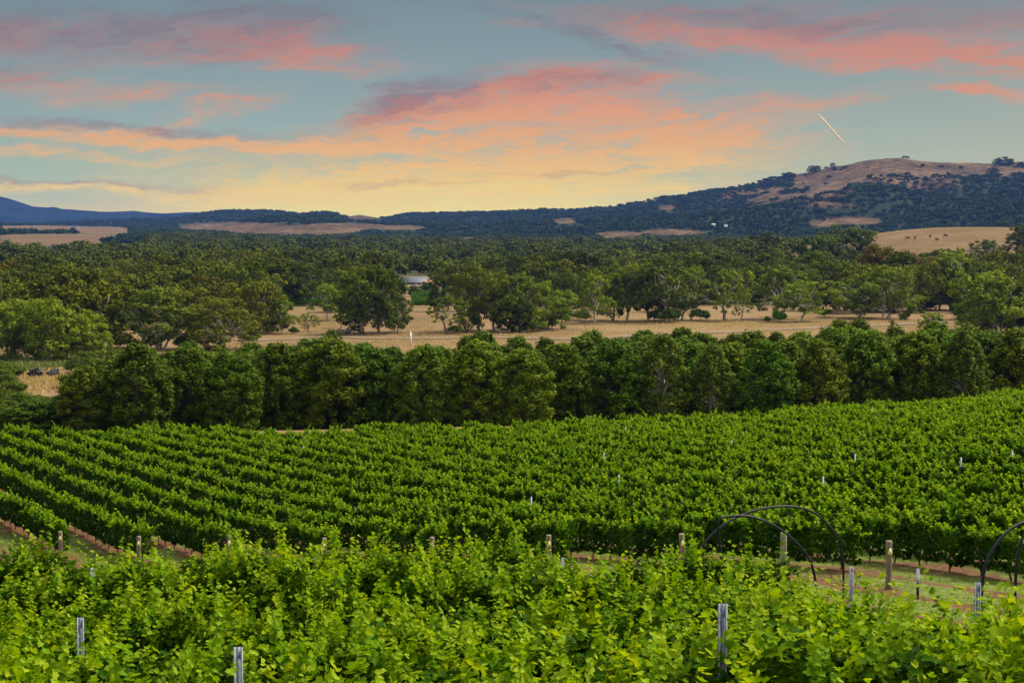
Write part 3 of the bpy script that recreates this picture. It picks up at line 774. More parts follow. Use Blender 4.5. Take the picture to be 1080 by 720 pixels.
# ---- grass tufts on the headland
def tufts(n, x0, x1, y0, y1, hmin, hmax, matl, name, label, keep=None, w=.012):
    x = rng.uniform(x0, x1, n); y = rng.uniform(y0, y1, n)
    if keep is not None:
        k = keep(x, y); x, y = x[k], y[k]
    n = len(x); z = H(x, y)
    hgt = rng.uniform(hmin, hmax, n); a = rng.uniform(0, 2 * np.pi, n); lean = rng.normal(0, .35, (n, 2)) * hgt[:, None]
    bx, by_ = np.cos(a) * w, np.sin(a) * w
    V_ = np.stack([np.stack([x - bx, y - by_, z - .02], -1), np.stack([x + bx, y + by_, z - .02], -1), np.stack([x + lean[:, 0], y + lean[:, 1], z + hgt], -1)], 1)
    o = link(name, mesh_np(name, V_.reshape(-1, 3), np.arange(3 * n), 3, matl, {'tint': np.repeat(rng.random(n), 3)}))
    return tag(o, label, 'grass', kind='stuff')
M_gr = foliage_mat('grass_blade', [(0, (.05, .10, .012, 1)), (.6, (.10, .16, .02, 1)), (1, (.30, .26, .09, 1))], transl=.3)
M_dry = foliage_mat('dry_grass_blade', [(0, (.30, .22, .09, 1)), (.6, (.42, .30, .14, 1)), (1, (.55, .42, .24, 1))], transl=.3)
def keepg(x, y):
    d = (x * NROW[0] + y * NROW[1] - ROW_OFF) / ROW_SP; d = np.abs(d - np.round(d))
    e = (y - (66 - .84 * (x + 13.1)))
    return (fbm(x / 1.3, y / 1.3, 4) > .47) & ((d > .2) | (e < -1)) & (np.abs(x / y) < .31)
tufts(150000, -24, 24, 34, 84, .04, .13, M_gr, 'grass', 'short green grass growing on the headland and between vine rows', keepg)

# ------------------------------------------------------------------ trees
def clump_leaves(centres, radii, n_per, size, rg, flat=.7, up=.35, style='quad', tbase=.45, zr=None, jitter=.45):
    C, N_, S, T = [], [], [], []
    zmin, zmax = zr if zr else (min(c[2] for c in centres), max(c[2] for c in centres))
    for c, r in zip(centres, radii):
        n = max(8, int(n_per))
        d = unit(rg.normal(size=(n, 3))); q = r * (rg.random(n) ** .45)[:, None]
        p = c + d * q * np.array([1, 1, flat])
        C.append(p); N_.append(d + np.array([0, 0, up]) + rg.normal(size=(n, 3)) * jitter)
        S.append(size * rg.uniform(.6, 1.3, n))
        T.append(np.clip(tbase + rg.normal(0, .10) + rg.normal(0, .12, n), 0, 1))
    C, N_, S, T = map(np.concatenate, (C, N_, S, T))
    return leaf_cards(C, N_, S, T, style, rg, 1.0)
def limb_path(a, b, rg, n=5, wob=.08):
    a, b = np.array(a, float), np.array(b, float); L = np.linalg.norm(b - a)
    P = [a + (b - a) * t_ + (rg.normal(size=3) * wob * L * math.sin(math.pi * t_)) for t_ in np.linspace(0, 1, n)]
    return P
def make_gum(seed, Ht, W, leaf, nl, barkm, leafm, low=.22, stems=1, nlobe=8, lobe=.25, fork=.28, percl=13, gap=0.0):
    """eucalypt: forking limbs, each carrying a dome of separate leaf clumps"""
    rg = np.random.default_rng(seed); A = Acc(); lob = []
    zc, rz_ = (low + 1) / 2 * Ht, (1 - low) / 2 * Ht
    for k in range(nlobe):
        a = 6.283 * k / nlobe * 1.618 * 2 + rg.normal(0, .3); q = (k + .5) / nlobe
        zz = zc + rz_ * (.60 - 1.45 * q) ; rr = W * .5 * .68 * math.sin(math.acos(max(-1, min(1, .75 - 1.25 * q)))) * rg.uniform(.75, 1.1)
        lob.append((np.array([rr * math.cos(a), rr * math.sin(a), max(zz, low * Ht + .08 * Ht)]), W * lobe * rg.uniform(.8, 1.2)))
    lob.append((np.array([rg.normal(0, .05) * W, rg.normal(0, .05) * W, zc + rz_ * .55]), W * lobe * 1.1))
    r0 = .020 * Ht
    base_ = [np.array([rg.normal(0, .035) * Ht * (stems > 1), rg.normal(0, .035) * Ht * (stems > 1), -.4]) for _ in range(stems)]
    forks = []
    for b0 in base_:
        f = b0 * (1.8 if stems > 1 else 1) + np.array([rg.normal(0, .04) * Ht, rg.normal(0, .04) * Ht, 0]); f[2] = fork * Ht * rg.uniform(.85, 1.15)
        A.tube(limb_path(b0, f, rg, 5, .05), np.linspace(r0 * 1.3, r0 * .9, 5) / stems ** .4, 8); forks.append(f)
    C, rad = [], []
    for i, (lc, lr) in enumerate(lob):
        f = min(forks, key=lambda q: np.linalg.norm((q - lc)[:2])) if stems > 1 else forks[0]
        P = limb_path(f, lc, rg, 6, .09); A.tube(P, np.linspace(r0 * .60, r0 * .18, 6), 6)
        for k in range(percl):
            d = unit(rg.normal(size=3)); d[2] = d[2] * .9 + .15; d = unit(d)
            e = lc + d * lr * np.array([1, 1, .72]) * rg.uniform(.65, 1.05)
            e[2] = min(max(e[2], low * Ht * .7), Ht * .97); C.append(e); rad.append(lr * rg.uniform(.28, .46) * (1 - gap))
            if k % 3 == 0: A.tube(limb_path(P[3], e, rg, 4, .1), np.linspace(r0 * .22, r0 * .06, 4), 4)
    C = np.array(C)
    V_, I_, npf, tt = clump_leaves(C, rad, nl / len(C), leaf, rg, .72, up=.5, jitter=.4)
    crown = mesh_np('crown', V_, I_, npf, leafm, {'tint': tt})
    return A.mesh('trunk', barkm, True), crown
def make_column(seed, Ht, W, leaf, nl, leafm, barkm, flat=.8, base=.03, pw=.55, topw=.45):
    """dense tree leafy to the ground, as planted in a windbreak"""
    rg = np.random.default_rng(seed); A = Acc()
    for s in range(2):
        A.tube(limb_path((rg.normal(0, .15), rg.normal(0, .15), -.3), (rg.normal(0, .3), rg.normal(0, .3), Ht * .85), rg, 6, .03), np.linspace(.012 * Ht, .003 * Ht, 6), 6)
    n = 260; C = []; 
    for k in range(n):
        q = rg.uniform(base, 1) 
        prof_ = (min(1, (q + .15) / .35) ** .5) * (1 - max(0, (q - topw) / (1 - topw)) ** 2.2 * .82)
        a = rg.uniform(0, 6.28); r = W * .5 * prof_ * rg.uniform(.35, 1.0) ** .6
        e = np.array([r * math.cos(a), r * math.sin(a), q * Ht * .96]); C.append(e)
        if k % 3 == 0: A.tube(limb_path((0, 0, e[2] * .75), e, rg, 3, .05), [.005 * Ht, .003 * Ht, .002 * Ht], 4)
    C = np.array(C); rad = rg.uniform(.7, 1.25, n) * W * .088
    V_, I_, npf, tt = clump_leaves(C, rad, nl / n, leaf, rg, flat)
    return A.mesh('trunk', barkm, True), mesh_np('crown', V_, I_, npf, leafm, {'tint': tt})
def make_round(seed, Ht, W, leaf, nl, leafm, barkm, nc=30, zlo=.18):
    rg = np.random.default_rng(seed); A = Acc()
    A.tube(limb_path((0, 0, -.4), (rg.normal(0, .4), rg.normal(0, .4), Ht * .6), rg, 5, .05), np.linspace(.03 * Ht, .012 * Ht, 5), 6)
    C = []
    for k in range(nc):
        a = rg.uniform(0, 6.28); ph_ = math.acos(rg.uniform(-.55, 1)); rr = rg.uniform(.55, 1)
        e = np.array([W * .42 * rr * math.sin(ph_) * math.cos(a), W * .42 * rr * math.sin(ph_) * math.sin(a), Ht * (.52 + .36 * rr * math.cos(ph_))])
        e[2] = max(e[2], zlo * Ht); C.append(e)
        if k % 3 == 0: A.tube(limb_path((0, 0, Ht * .25), e, rg, 3, .08), [.014 * Ht, .008 * Ht, .004 * Ht], 5)
    C = np.array(C); rad = rg.uniform(.75, 1.25, nc) * W * .17
    V_, I_, npf, tt = clump_leaves(C, rad, nl / nc, leaf, rg, .7, up=.45, jitter=.35)
    return A.mesh('trunk', barkm, True), mesh_np('crown', V_, I_, npf, leafm, {'tint': tt})

def tree_thing(name, pair, loc, sc, rz, label, group, color=(1, 1, 1, 1), cat='tree', trunk=True):
    root = link(name, None, loc=loc, rz=rz); root.scale = sc if hasattr(sc, '__len__') else (sc, sc, sc)
    if trunk: link('trunk', pair[0], root)
    c = link('crown', pair[1], root); c.color = color
    return tag(root, label, cat, group)

# ---- the windbreak behind the vineyard
WB = [make_column(500 + i, 9.0, 5.2, .20, 22000, M_wind, M_bark_dark, flat=1.25, topw=[.45, .55, .35, .6, .5, .3][i]) for i in range(6)]
WG = [make_column(520 + i, 9.0, 4.2, .20, 13000, M_gum, M_bark_pale, topw=.2 + .1 * i, flat=1.5) for i in range(3)]
wb_top = [(0, 412), (40, 420), (74, 418), (85, 388), (110, 370), (135, 362), (160, 366), (200, 363), (240, 362), (280, 366), (330, 358), (380, 360), (420, 364), (470, 366), (520, 352), (560, 360), (600, 355), (650, 358),
          (700, 353), (750, 356), (800, 352), (850, 358), (885, 342), (910, 345), (950, 352), (1000, 345), (1050, 350), (1080, 345), (1140, 345)]
xq = -12; wbk = []
i = 0
while xq < 1110:
    wbk.append(xq); xq += random.uniform(14, 21)
spots_w = []
for i, pxx in enumerate(wbk):
    Y = 176 + (i % 3) * 9 + random.uniform(-3, 3) + 0.02 * (pxx - 540)
    x = (pxx - 540) / F * Y; z = hz(x, Y)
    topz = (234 - np.interp(pxx, *zip(*wb_top)) - random.uniform(-7, 6)) / F * Y
    spots_w.append((pxx, x, Y, z, topz - z))
for i, (pxx, x, Y, z, hh) in enumerate(spots_w):
    gumlike = (470 < pxx < 640 and i % 3 != 0) or (pxx > 800 and i % 5 == 0) or (660 < pxx < 760 and i % 3 == 0)
    pr = random.choice(WG) if gumlike else random.choice(WB)
    look = 'slender paler blue-green' if gumlike else random.choice(['dense dark', 'bushy dark', 'broad deep-green'])
    g = random.uniform(1.02, 1.28); dk = .86 if pxx < 430 else 1.05
    col = (g * dk * random.uniform(.72, 1.08), g * dk * random.uniform(.88, 1.06), g * dk * .8, 1) if not gumlike else (.72 * g, .86 * g, .8 * g, 1)
    k = hh / 9.0
    tree_thing('windbreak_tree', pr, (x, Y, z), (max(k, .8) * random.uniform(1.25, 1.6), max(k, .8) * 1.25, k), random.uniform(0, 6.28),
               f'{look} windbreak tree behind the vineyard, {WORDN[i]} from the left', 'windbreak trees behind the vineyard', col)
# second, slightly taller line showing just over the first
k2 = 0
for pxx in np.arange(90, 1110, 33):
    pxx = pxx + random.uniform(-10, 10)
    Y = 222 + random.uniform(-6, 8); x = (pxx - 540) / F * Y; z = hz(x, Y)
    topz = (238 - np.interp(pxx, *zip(*wb_top)) + random.uniform(-4, 4) + (5 if pxx > 480 else 0)) / F * Y
    pr = random.choice(WG + WG + WB); k = (topz - z) / 9.0; g = random.uniform(.85, 1.15)
    k2 += 1
    tree_thing('windbreak_tree', pr, (x, Y, z), (max(k, .8) * 1.3, max(k, .8) * 1.3, k), random.uniform(0, 6.28),
               f'tree of the rear windbreak line, {WORDN[k2 - 1]} from the left, only its top showing', 'rear line of the windbreak', (g * .95, g * 1.0, g * .9, 1))
# low olive scrub at the left foot of the windbreak
SCR = [make_round(560 + i, 4.0, 6.5, .24, 6500, M_wind, M_bark_dark, nc=26, zlo=.05) for i in range(3)]
sc_l = ['low round olive bush in front of the windbreak at the left edge', 'low spreading bush second from left edge before the windbreak', 'low olive bush below the yellow grass patch',
        'round bush left of the windbreak corner by the vines', 'low dark bush at the windbreak corner', 'olive bush just behind the leftmost vines', 'low bush behind the vines where the windbreak begins']
for k, (pxx, pyb, hpx) in enumerate([(-5, 450, 38), (22, 452, 34), (48, 450, 30), (74, 450, 34), (95, 452, 42), (8, 452, 24), (112, 453, 36)]):
    x, Y = ray_ground(pxx, pyb); Y = max(Y, 150); x = (pxx - 540) / F * Y
    s = hpx / F * Y / 3.7
    tree_thing('bush', SCR[k % 3], (x, Y, hz(x, Y)), (s * 1.2, s * 1.2, s), random.uniform(0, 6), sc_l[k], 'low bushes left of the windbreak', (.80, .70, .7, 1), 'bush')
for k, (pxx, Y, s) in enumerate([(-3, 300, .8), (10, 292, .7), (84, 300, .9), (92, 312, .8), (0, 270, .9), (90, 330, .7), (4, 335, .5), (78, 270, .8), (12, 250, .8), (40, 225, .8), (88, 255, 1.0), (-6, 285, .9)]):
    x = (pxx - 540) / F * Y
    tree_thing('bush', SCR[k % 3], (x, Y, hz(x, Y)), (s, s, s * .8), random.uniform(0, 6), f'grey-green bush by the dark log heaps, {WORDN[k]} of a scattered patch', 'bushes around the dark log heaps', (.85, .82, .95, 1), 'bush')

# ---- gums and other paddock trees placed one by one
G = {
 'tall': [make_gum(600 + i, 16, 15, .42, 11000, M_bark, M_gum, low=.08, nlobe=11, lobe=.23) for i in range(3)],
 'pale': [make_gum(620 + i, 16, 13, .40, 8000, M_bark_pale, M_gum, low=.15, nlobe=9, lobe=.23, fork=.24) for i in range(3)],
 'sparse': [make_gum(640 + i, 15, 13, .38, 3600, M_bark, M_gum, low=.15, nlobe=7, lobe=.20, gap=.15, percl=10) for i in range(2)],
 'bushy': [make_gum(660 + i, 13, 14, .42, 12000, M_bark, M_gum, low=.05, stems=2, nlobe=11, lobe=.23, fork=.18) for i in range(3)],
 'multi': [make_gum(680 + i, 13, 15, .40, 9500, M_bark_pale, M_gum, low=.08, stems=3, nlobe=10, lobe=.21, fork=.14) for i in range(2)],
}
GH = {'tall': 16, 'pale': 16, 'sparse': 15, 'bushy': 13, 'multi': 13}
GW = {'tall': 15, 'pale': 13, 'sparse': 13, 'bushy': 14, 'multi': 15}
BR, MD, DK, OL = (1.4, 1.55, .8, 1), (1.2, 1.3, .9, 1), (.66, .76, .7, 1), (1.15, 1.0, .7, 1)
gums = [ # px, base py, height px, width px, kind, colour, label
 (14, 378, 64, 74, 'bushy', BR, 'bright green bushy tree cut by the left edge'),
 (55, 380, 66, 80, 'bushy', BR, 'bright green bushy tree with pale branches, second from left edge'),
 (92, 378, 52, 52, 'bushy', BR, 'smaller bright tree right of the left bushy pair'),
 (108, 347, 66, 60, 'pale', OL, 'olive gum with thick forked white trunk beside the bright left cluster'),
 (163, 368, 66, 98, 'multi', (1.05, 1.12, .75, 1), 'wide domed dark gum with many pale stems left of centre'),
 (232, 369, 54, 86, 'multi', OL, 'low spreading olive gum right of the wide dome'),
 (205, 352, 50, 60, 'bushy', OL, 'olive tree behind the wide domed gum'),
 (268, 352, 56, 66, 'bushy', OL, 'brown-olive rounded tree behind the spreading gum'),
 (298, 352, 40, 34, 'pale', BR, 'small light green tree beside the golden paddock gap'),
 (282, 350, 28, 30, 'bushy', DK, 'small dark shrub left of the light green tree'),
 (345, 338, 40, 34, 'pale', BR, 'light green feathery tree before the small green vineyard'),
 (318, 322, 46, 58, 'multi', DK, 'dark spreading tree above the small vineyard strip'),
 (326, 350, 22, 22, 'sparse', BR, 'tiny sparse sapling on the golden paddock'),
 (384, 352, 70, 62, 'tall', (.85, .95, .85, 1), 'tall dense green tree, left half of the central pair'),
 (399, 352, 77, 54, 'tall', DK, 'tallest dark gum at centre left beside the green vineyard'),
 (420, 350, 44, 36, 'pale', DK, 'dark low limbed tree on the right foot of the tallest gum'),
 (360, 346, 30, 24, 'sparse', MD, 'small dark sapling behind the grey log pile'),
 (472, 352, 46, 42, 'sparse', MD, 'thin open sapling in front of the house gap'),
 (506, 350, 74, 58, 'tall', (.95, .95, .8, 1), 'tall straight gum with dark single trunk at centre'),
 (520, 348, 62, 50, 'pale', OL, 'gum with thin trunk just right of the tall straight one'),
 (548, 350, 66, 56, 'tall', MD, 'full gum between the straight gum and the round bright tree'),
 (572, 347, 52, 60, 'bushy', BR, 'rounded bright green tree right of centre'),
 (540, 350, 30, 40, 'bushy', DK, 'low dark bush at the foot of the central gums'),
 (628, 341, 56, 42, 'pale', BR, 'light green gum with straight pale trunk'),
 (646, 338, 62, 44, 'tall', MD, 'gum with dark base right of the straight pale trunk'),
 (662, 338, 62, 44, 'pale', MD, 'gum with bluish pale trunk in the middle grove'),
 (684, 338, 62, 46, 'pale', OL, 'gum with slanting white trunk in the middle grove'),
 (702, 339, 72, 60, 'pale', DK, 'tall grey-green gum with bare white limbs showing'),
 (730, 337, 58, 46, 'pale', MD, 'gum with dark foot at the right end of the middle grove'),
 (718, 338, 34, 36, 'sparse', DK, 'low scrubby tree with white twigs below the grove'),
 (600, 336, 56, 46, 'tall', DK, 'dark tree behind the round bright tree'),
 (766, 338, 60, 56, 'sparse', BR, 'open gum with grey branches showing on its left side'),
 (783, 338, 36, 24, 'sparse', BR, 'small slim tree with thin dark trunk beside the open gum'),
 (822, 336, 60, 56, 'pale', MD, 'large gum with pale trunk standing in dry grass'),
 (846, 339, 44, 50, 'pale', BR, 'low bright green tree right of the round shrub'),
 (858, 336, 46, 40, 'bushy', MD, 'green tree behind the low bright one'),
 (905, 335, 46, 54, 'pale', BR, 'bright tree left of the multi-stemmed gum'),
 (932, 336, 56, 74, 'multi', MD, 'wide multi-stemmed gum with white stems on the right paddock'),
 (1004, 327, 66, 62, 'pale', BR, 'tall gum with leaning white forked trunk on the right'),
 (1048, 352, 68, 84, 'bushy', BR, 'large bright yellow-green tree near the right edge'),
 (1082, 350, 60, 60, 'bushy', (1.3, 1.2, .7, 1), 'yellow-green tree cut by the right edge'),
 (1030, 348, 44, 40, 'bushy', MD, 'green tree left of the large yellow-green one'),
 (900, 372, 32, 60, 'bushy', BR, 'broad green crown rising just above the windbreak at right'),
 (941, 357, 22, 14, 'sparse', DK, 'small dark conical tree above the windbreak'),
 (983, 354, 26, 30, 'pale', BR, 'small loose tree on the edge of the right paddock'),
 (349, 372, 26, 22, 'bushy', (.95, 1.15, .7, 1), 'small conical green tree poking above the windbreak left of centre'),
 (1040, 281, 30, 32, 'tall', DK, 'dark round tree standing on the golden knoll'),
 (1078, 272, 38, 34, 'tall', DK, 'dark round tree on the knoll at the right edge'),
 (955, 310, 44, 66, 'bushy', (1.25, .62, .45, 1), 'russet brown spreading tree below the golden knoll'),
 (985, 306, 36, 50, 'bushy', (1.15, .62, .45, 1), 'russet tree right of the broader brown one'),
 (1055, 300, 36, 50, 'bushy', (1.15, .70, .5, 1), 'russet brown tree behind the large yellow-green tree'),
 (925, 300, 44, 50, 'bushy', (1.1, .70, .5, 1), 'brownish tree left of the russet pair'),
 (975, 285, 18, 50, 'bushy', DK, 'dark low tree line clump below the knoll'),
 (893, 300, 66, 66, 'tall', DK, 'big dark tree rising highest beside the golden knoll'),
 (870, 302, 54, 50, 'bushy', DK, 'dark rounded tree left of the highest one by the knoll'),
 (858, 312, 48, 60, 'bushy', (.7, .8, .75, 1), 'dark olive tree below the knoll-side pair'),
 (318, 300, 30, 40, 'tall', DK, 'dark crown left of the grey house gap'),
 (452, 312, 14, 22, 'bushy', (.45, .75, .8, 1), 'small dark bluish shrub in front of the distant house'),
 (437, 313, 12, 18, 'bushy', (.45, .75, .8, 1), 'second small bluish shrub beside the distant house'),
]
for k, (pxx, pyb, hp, wp, kind, colr, lb) in enumerate(gums):
    x, Y = ray_ground(pxx, pyb)
    if pxx in (955, 985, 1055, 925, 893, 870, 858, 975): 
        Y = {955: 690, 985: 760, 1055: 720, 925: 700, 893: 900, 870: 880, 858: 700, 975: 900}[pxx]; x = (pxx - 540) / F * Y
        z = hz(x, Y); hp = max(10, (F * ((238 - (pyb - hp)) / F * Y - z) / Y))
    if Y > 1300: Y = 1100; x = (pxx - 540) / F * Y
    z = hz(x, Y)
    hm, wm = hp / F * Y, wp / F * Y
    pr = G[kind][k % len(G[kind])]
    tree_thing('gum_tree' if kind not in ('bushy',) else 'broad_tree', pr, (x, Y, z), (wm / GW[kind] * 1.05, wm / GW[kind] * 1.05, hm / GH[kind]), random.uniform(0, 6.28) , lb, 'paddock trees', colr)
for k, (pxx, pyb, s, lb) in enumerate([(738, 338, .8, 'dark scrub at the foot of the right-hand grove tree'), (706, 340, .9, 'dark scrub under the grey-green gum with bare limbs'), (690, 339, .6, 'low scrub below the slanting white trunk'),
        (612, 338, .8, 'olive scrub between the round bright tree and the pale trunk'), (592, 340, .7, 'olive scrub right of the round bright tree'), (560, 350, .7, 'low bluish scrub under the full gum'), (870, 334, .6, 'low scrub behind the bright tree of the right paddock'),
        (310, 352, .4, 'scrubby regrowth at the edge of the golden gap'), (480, 352, .5, 'scrub at the foot of the open sapling'), (1015, 335, .7, 'scrub left of the large yellow-green tree'), (130, 366, .7, 'scrub left of the wide domed tree'), (195, 368, .7, 'scrub between the dome and the spreading gum'), (262, 362, .7, 'scrub right of the spreading gum')]):
    x, Y = ray_ground(pxx, pyb)
    tree_thing('shrub', SCR[k % 3], (x, Y, hz(x, Y)), (s * 1.2, s * 1.1, s), k * 1.7, lb, 'scrub in the paddock', (.85, 1.0, .95, 1), 'shrub')
# round clipped-looking shrub
x, Y = ray_ground(822, 340)
tree_thing('shrub', SCR[0], (x, Y, hz(x, Y)), (.62, .62, .82), 1.0, 'small round dark green shrub standing in the dry grass', None, (.6, 1.2, .7, 1), 'shrub')
x, Y = ray_ground(809, 340)
tree_thing('shrub', SCR[1], (x, Y, hz(x, Y)), (.3, .3, .4), 1.0, 'tiny shrub left of the round dark green one', None, (.8, 1.0, .7, 1), 'shrub')

# ---- dead white tree
def dead_tree(px, py, hp, label):
    x, Y = ray_ground(px, py); 
    if Y > 1200: Y = 700; x = (px - 540) / F * Y
    hm = hp / F * Y; rg = np.random.default_rng(5); A = Acc()
    A.tube(limb_path((0, 0, -.3), (0, 0, hm * .5), rg, 4, .04), [.3, .26, .22, .2], 7)
    for k in range(9):
        a = rg.uniform(0, 6.28); e = (hm * .42 * math.cos(a) * rg.uniform(.3, 1), hm * .42 * math.sin(a), hm * rg.uniform(.65, 1))
        P = limb_path((0, 0, hm * rg.uniform(.3, .5)), e, rg, 5, .1); A.tube(P, np.linspace(.17, .05, 5), 5)
        for j in range(2):
            q = P[rg.integers(2, 4)]; A.tube([q, q + np.array([rg.normal(0, .09) * hm, rg.normal(0, .09) * hm, .1 * hm])], [.07, .03], 4)
    o = link('dead_tree', A.mesh('dead_tree', M_bark_pale, True), loc=(x, Y, hz(x, Y)))
    return tag(o, label, 'dead tree')
dead_tree(56, 316, 40, 'bare white dead tree standing in the dark woods on the left')

# ---- belt of woodland between paddocks and hills
BT = [make_gum(700 + i, 13, [14, 17, 13, 18, 15][i], .60, 5200, M_bark, M_far, low=.08, nlobe=[8, 10, 7, 11, 9][i], lobe=.24, fork=.2, percl=10) for i in range(5)]
def open_here(px, py, x, y):
    kn = (((x - 345) / 185) ** 2 + ((y - 1130) / 330) ** 2) < 1
    gap = (np.abs(px - 443) < 15000 / y + 12) & (y < 870)
    strip_ = (px > 300) & (px < 355) & (y < 700)
    mid = (px > 250) & (y < 575)
    leftp = (px < 150 - (y - 1500) * .004) & (y > 1500) & ~((px < 46) & (py > 240) & (py < 247))
    return kn | gap | strip_ | mid | leftp | in_pads(px, py, 1.0) | in_pads(px, py - 10, 1.0)
def jit(y0, y1, sp, seed, s_lim=.30):
    rg = np.random.default_rng(seed); out_ = []
    y = y0
    while y < y1:
        d = sp(y) if callable(sp) else sp
        n = int(2 * s_lim * y / d)
        xs_ = (np.arange(n) + .5 + rg.uniform(-.42, .42, n)) * d - s_lim * y
        out_.append(np.stack([xs_, y + rg.uniform(-.42, .42, n) * d], 1)); y += d
    return np.concatenate(out_)
cand = jit(560, 2650, lambda y: 17 + y / 150, 11)
cl = jit(375, 560, 15, 12)
cl = cl[(540 + F * cl[:, 0] / cl[:, 1] < 100 + (fbm(cl[:, 0] / 20, cl[:, 1] / 20, 6) - .5) * 60)]
cr = jit(440, 560, 17, 13); cpx = 540 + F * cr[:, 0] / cr[:, 1]
cr = cr[(cpx > 1010) | ((cpx > 880) & (cr[:, 1] > 535)) | ((cpx > 110) & (cpx < 290) & (cr[:, 1] > 455))]
cand = np.concatenate([cl, cr, cand])
z = H(cand[:, 0], cand[:, 1]); px_, py_ = proj(cand[:, 0], cand[:, 1], z)
ok = ~open_here(px_, py_, cand[:, 0], cand[:, 1]) | (cand[:, 1] < 560)
ok &= (fbm(cand[:, 0] / 55, cand[:, 1] / 80, 55) > .36)
cand, z, px_ = cand[ok], z[ok], px_[ok]
infr = (px_ > -25) & (px_ < 1105)
cand, z, px_ = cand[infr], z[infr], px_[infr]
order = np.argsort(cand[:, 1]); cand, z, px_ = cand[order], z[order], px_[order]
NI = 230
def belt_col():
    g = random.uniform(.65, 1.35); r_ = random.random()
    if r_ < .07: return (1.25 * g, .92 * g, .75 * g, 1)
    if r_ < .4: return (1.15 * g, 1.12 * g, .7 * g, 1)
    return (.95 * g, 1.0 * g, .95 * g, 1)
zones = [(0, 180, 'at the far left'), (180, 360, 'left of the central gums'), (360, 540, 'around the distant house'), (540, 720, 'behind the middle grove'), (720, 900, 'left of the golden knoll'), (900, 1200, 'below the golden knoll')]
for k in range(min(NI, len(cand))):
    j = random.randrange(5); s = random.uniform(.75, 1.22)
    zn = [q[2] for q in zones if q[0] - 40 <= px_[k] < q[1] or (q[0] == 0 and px_[k] < 180)][0]
    o = tree_thing('woodland_tree', BT[j], (cand[k, 0], cand[k, 1], z[k] - .3), (s, s, s * random.uniform(.85, 1.12)), random.uniform(0, 6.28),
               f'dark rounded tree massed with others in the near woods {zn}', f'near woods {zn}', belt_col())
rest = cand[NI:]; rz_ = z[NI:]
# the further trees of the belt read as one mass
def mass(name, label, pts, zs, src, matl, smin, smax, seed, drop=0.0):
    """one object: a point per tree, geometry nodes set a whole modelled tree on every point"""
    rg = np.random.default_rng(seed); n = len(pts)
    coll = bpy.data.collections.new(name + '_kinds')
    for i, (V_, I_, npf, T_) in enumerate(src):
        coll.objects.link(bpy.data.objects.new('tree', mesh_np('tree', V_, I_, npf, matl, {'tint': T_})))
    me = bpy.data.meshes.new(name); me.vertices.add(n)
    me.vertices.foreach_set('co', np.stack([pts[:, 0], pts[:, 1], zs - drop], -1).astype(np.float32).ravel())
    for nm_, v_ in (('size', rg.uniform(smin, smax, n)), ('turn', rg.uniform(0, 6.28, n))):
        a_ = me.attributes.new(nm_, 'FLOAT', 'POINT'); a_.data.foreach_set('value', v_.astype(np.float32))
    o = link(name, me)
    ng = bpy.data.node_groups.new(name + '_planting', 'GeometryNodeTree')
    ng.interface.new_socket('Geometry', in_out='INPUT', socket_type='NodeSocketGeometry')
    ng.interface.new_socket('Geometry', in_out='OUTPUT', socket_type='NodeSocketGeometry')
    gi, go = ng.nodes.new('NodeGroupInput'), ng.nodes.new('NodeGroupOutput')
    ip = ng.nodes.new('GeometryNodeInstanceOnPoints'); ci = ng.nodes.new('GeometryNodeCollectionInfo')
    ci.inputs['Collection'].default_value = coll; ci.inputs['Separate Children'].default_value = True; ci.inputs['Reset Children'].default_value = True
    ip.inputs['Pick Instance'].default_value = True
    sz = ng.nodes.new('GeometryNodeInputNamedAttribute'); sz.data_type = 'FLOAT'; sz.inputs['Name'].default_value = 'size'
    tr_ = ng.nodes.new('GeometryNodeInputNamedAttribute'); tr_.data_type = 'FLOAT'; tr_.inputs['Name'].default_value = 'turn'
    cx_ = ng.nodes.new('ShaderNodeCombineXYZ'); L_ = ng.links.new
    L_(gi.outputs[0], ip.inputs['Points']); L_(ci.outputs[0], ip.inputs['Instance'])
    L_(tr_.outputs[0], cx_.inputs[2]); L_(cx_.outputs[0], ip.inputs['Rotation']); L_(sz.outputs[0], ip.inputs['Scale'])
    L_(ip.outputs[0], go.inputs[0])
    md_ = o.modifiers.new('planting', 'NODES'); md_.node_group = ng
    return tag(o, label, 'woods', kind='stuff')
def raw_round(seed, Ht, W, leaf, nl, nc, flat=.75):
    rg = np.random.default_rng(seed); C = []; nb = 6
    lb = [(rg.uniform(0, 6.28), rg.uniform(.25, .8), rg.uniform(-.2, .8)) for _ in range(nb)]
    for k in range(nc):
        a0, r0_, z0 = lb[k % nb]; d = unit(rg.normal(size=3)); d[2] = abs(d[2]) * 1.1 - .35
        c0 = np.array([W * .34 * r0_ * math.cos(a0), W * .34 * r0_ * math.sin(a0), Ht * (.48 + .2 * z0)])
        C.append(c0 + d * np.array([.24 * W, .24 * W, .2 * Ht]))
    C = np.array(C); rad = rg.uniform(.75, 1.25, nc) * W * .12
    return clump_leaves(C, rad, nl / nc, leaf, rg, flat, up=.5, jitter=.3, tbase=.5)
srcA = [raw_round(800 + i, 13, 16 + i, 1.0, 1300, 40) for i in range(6)]
mass('woods', 'dark rolling woodland filling the valley floor below the hills', rest, rz_, srcA, M_far, .8, 1.6, 3, 1.5).color = (.72, .78, .8, 1)

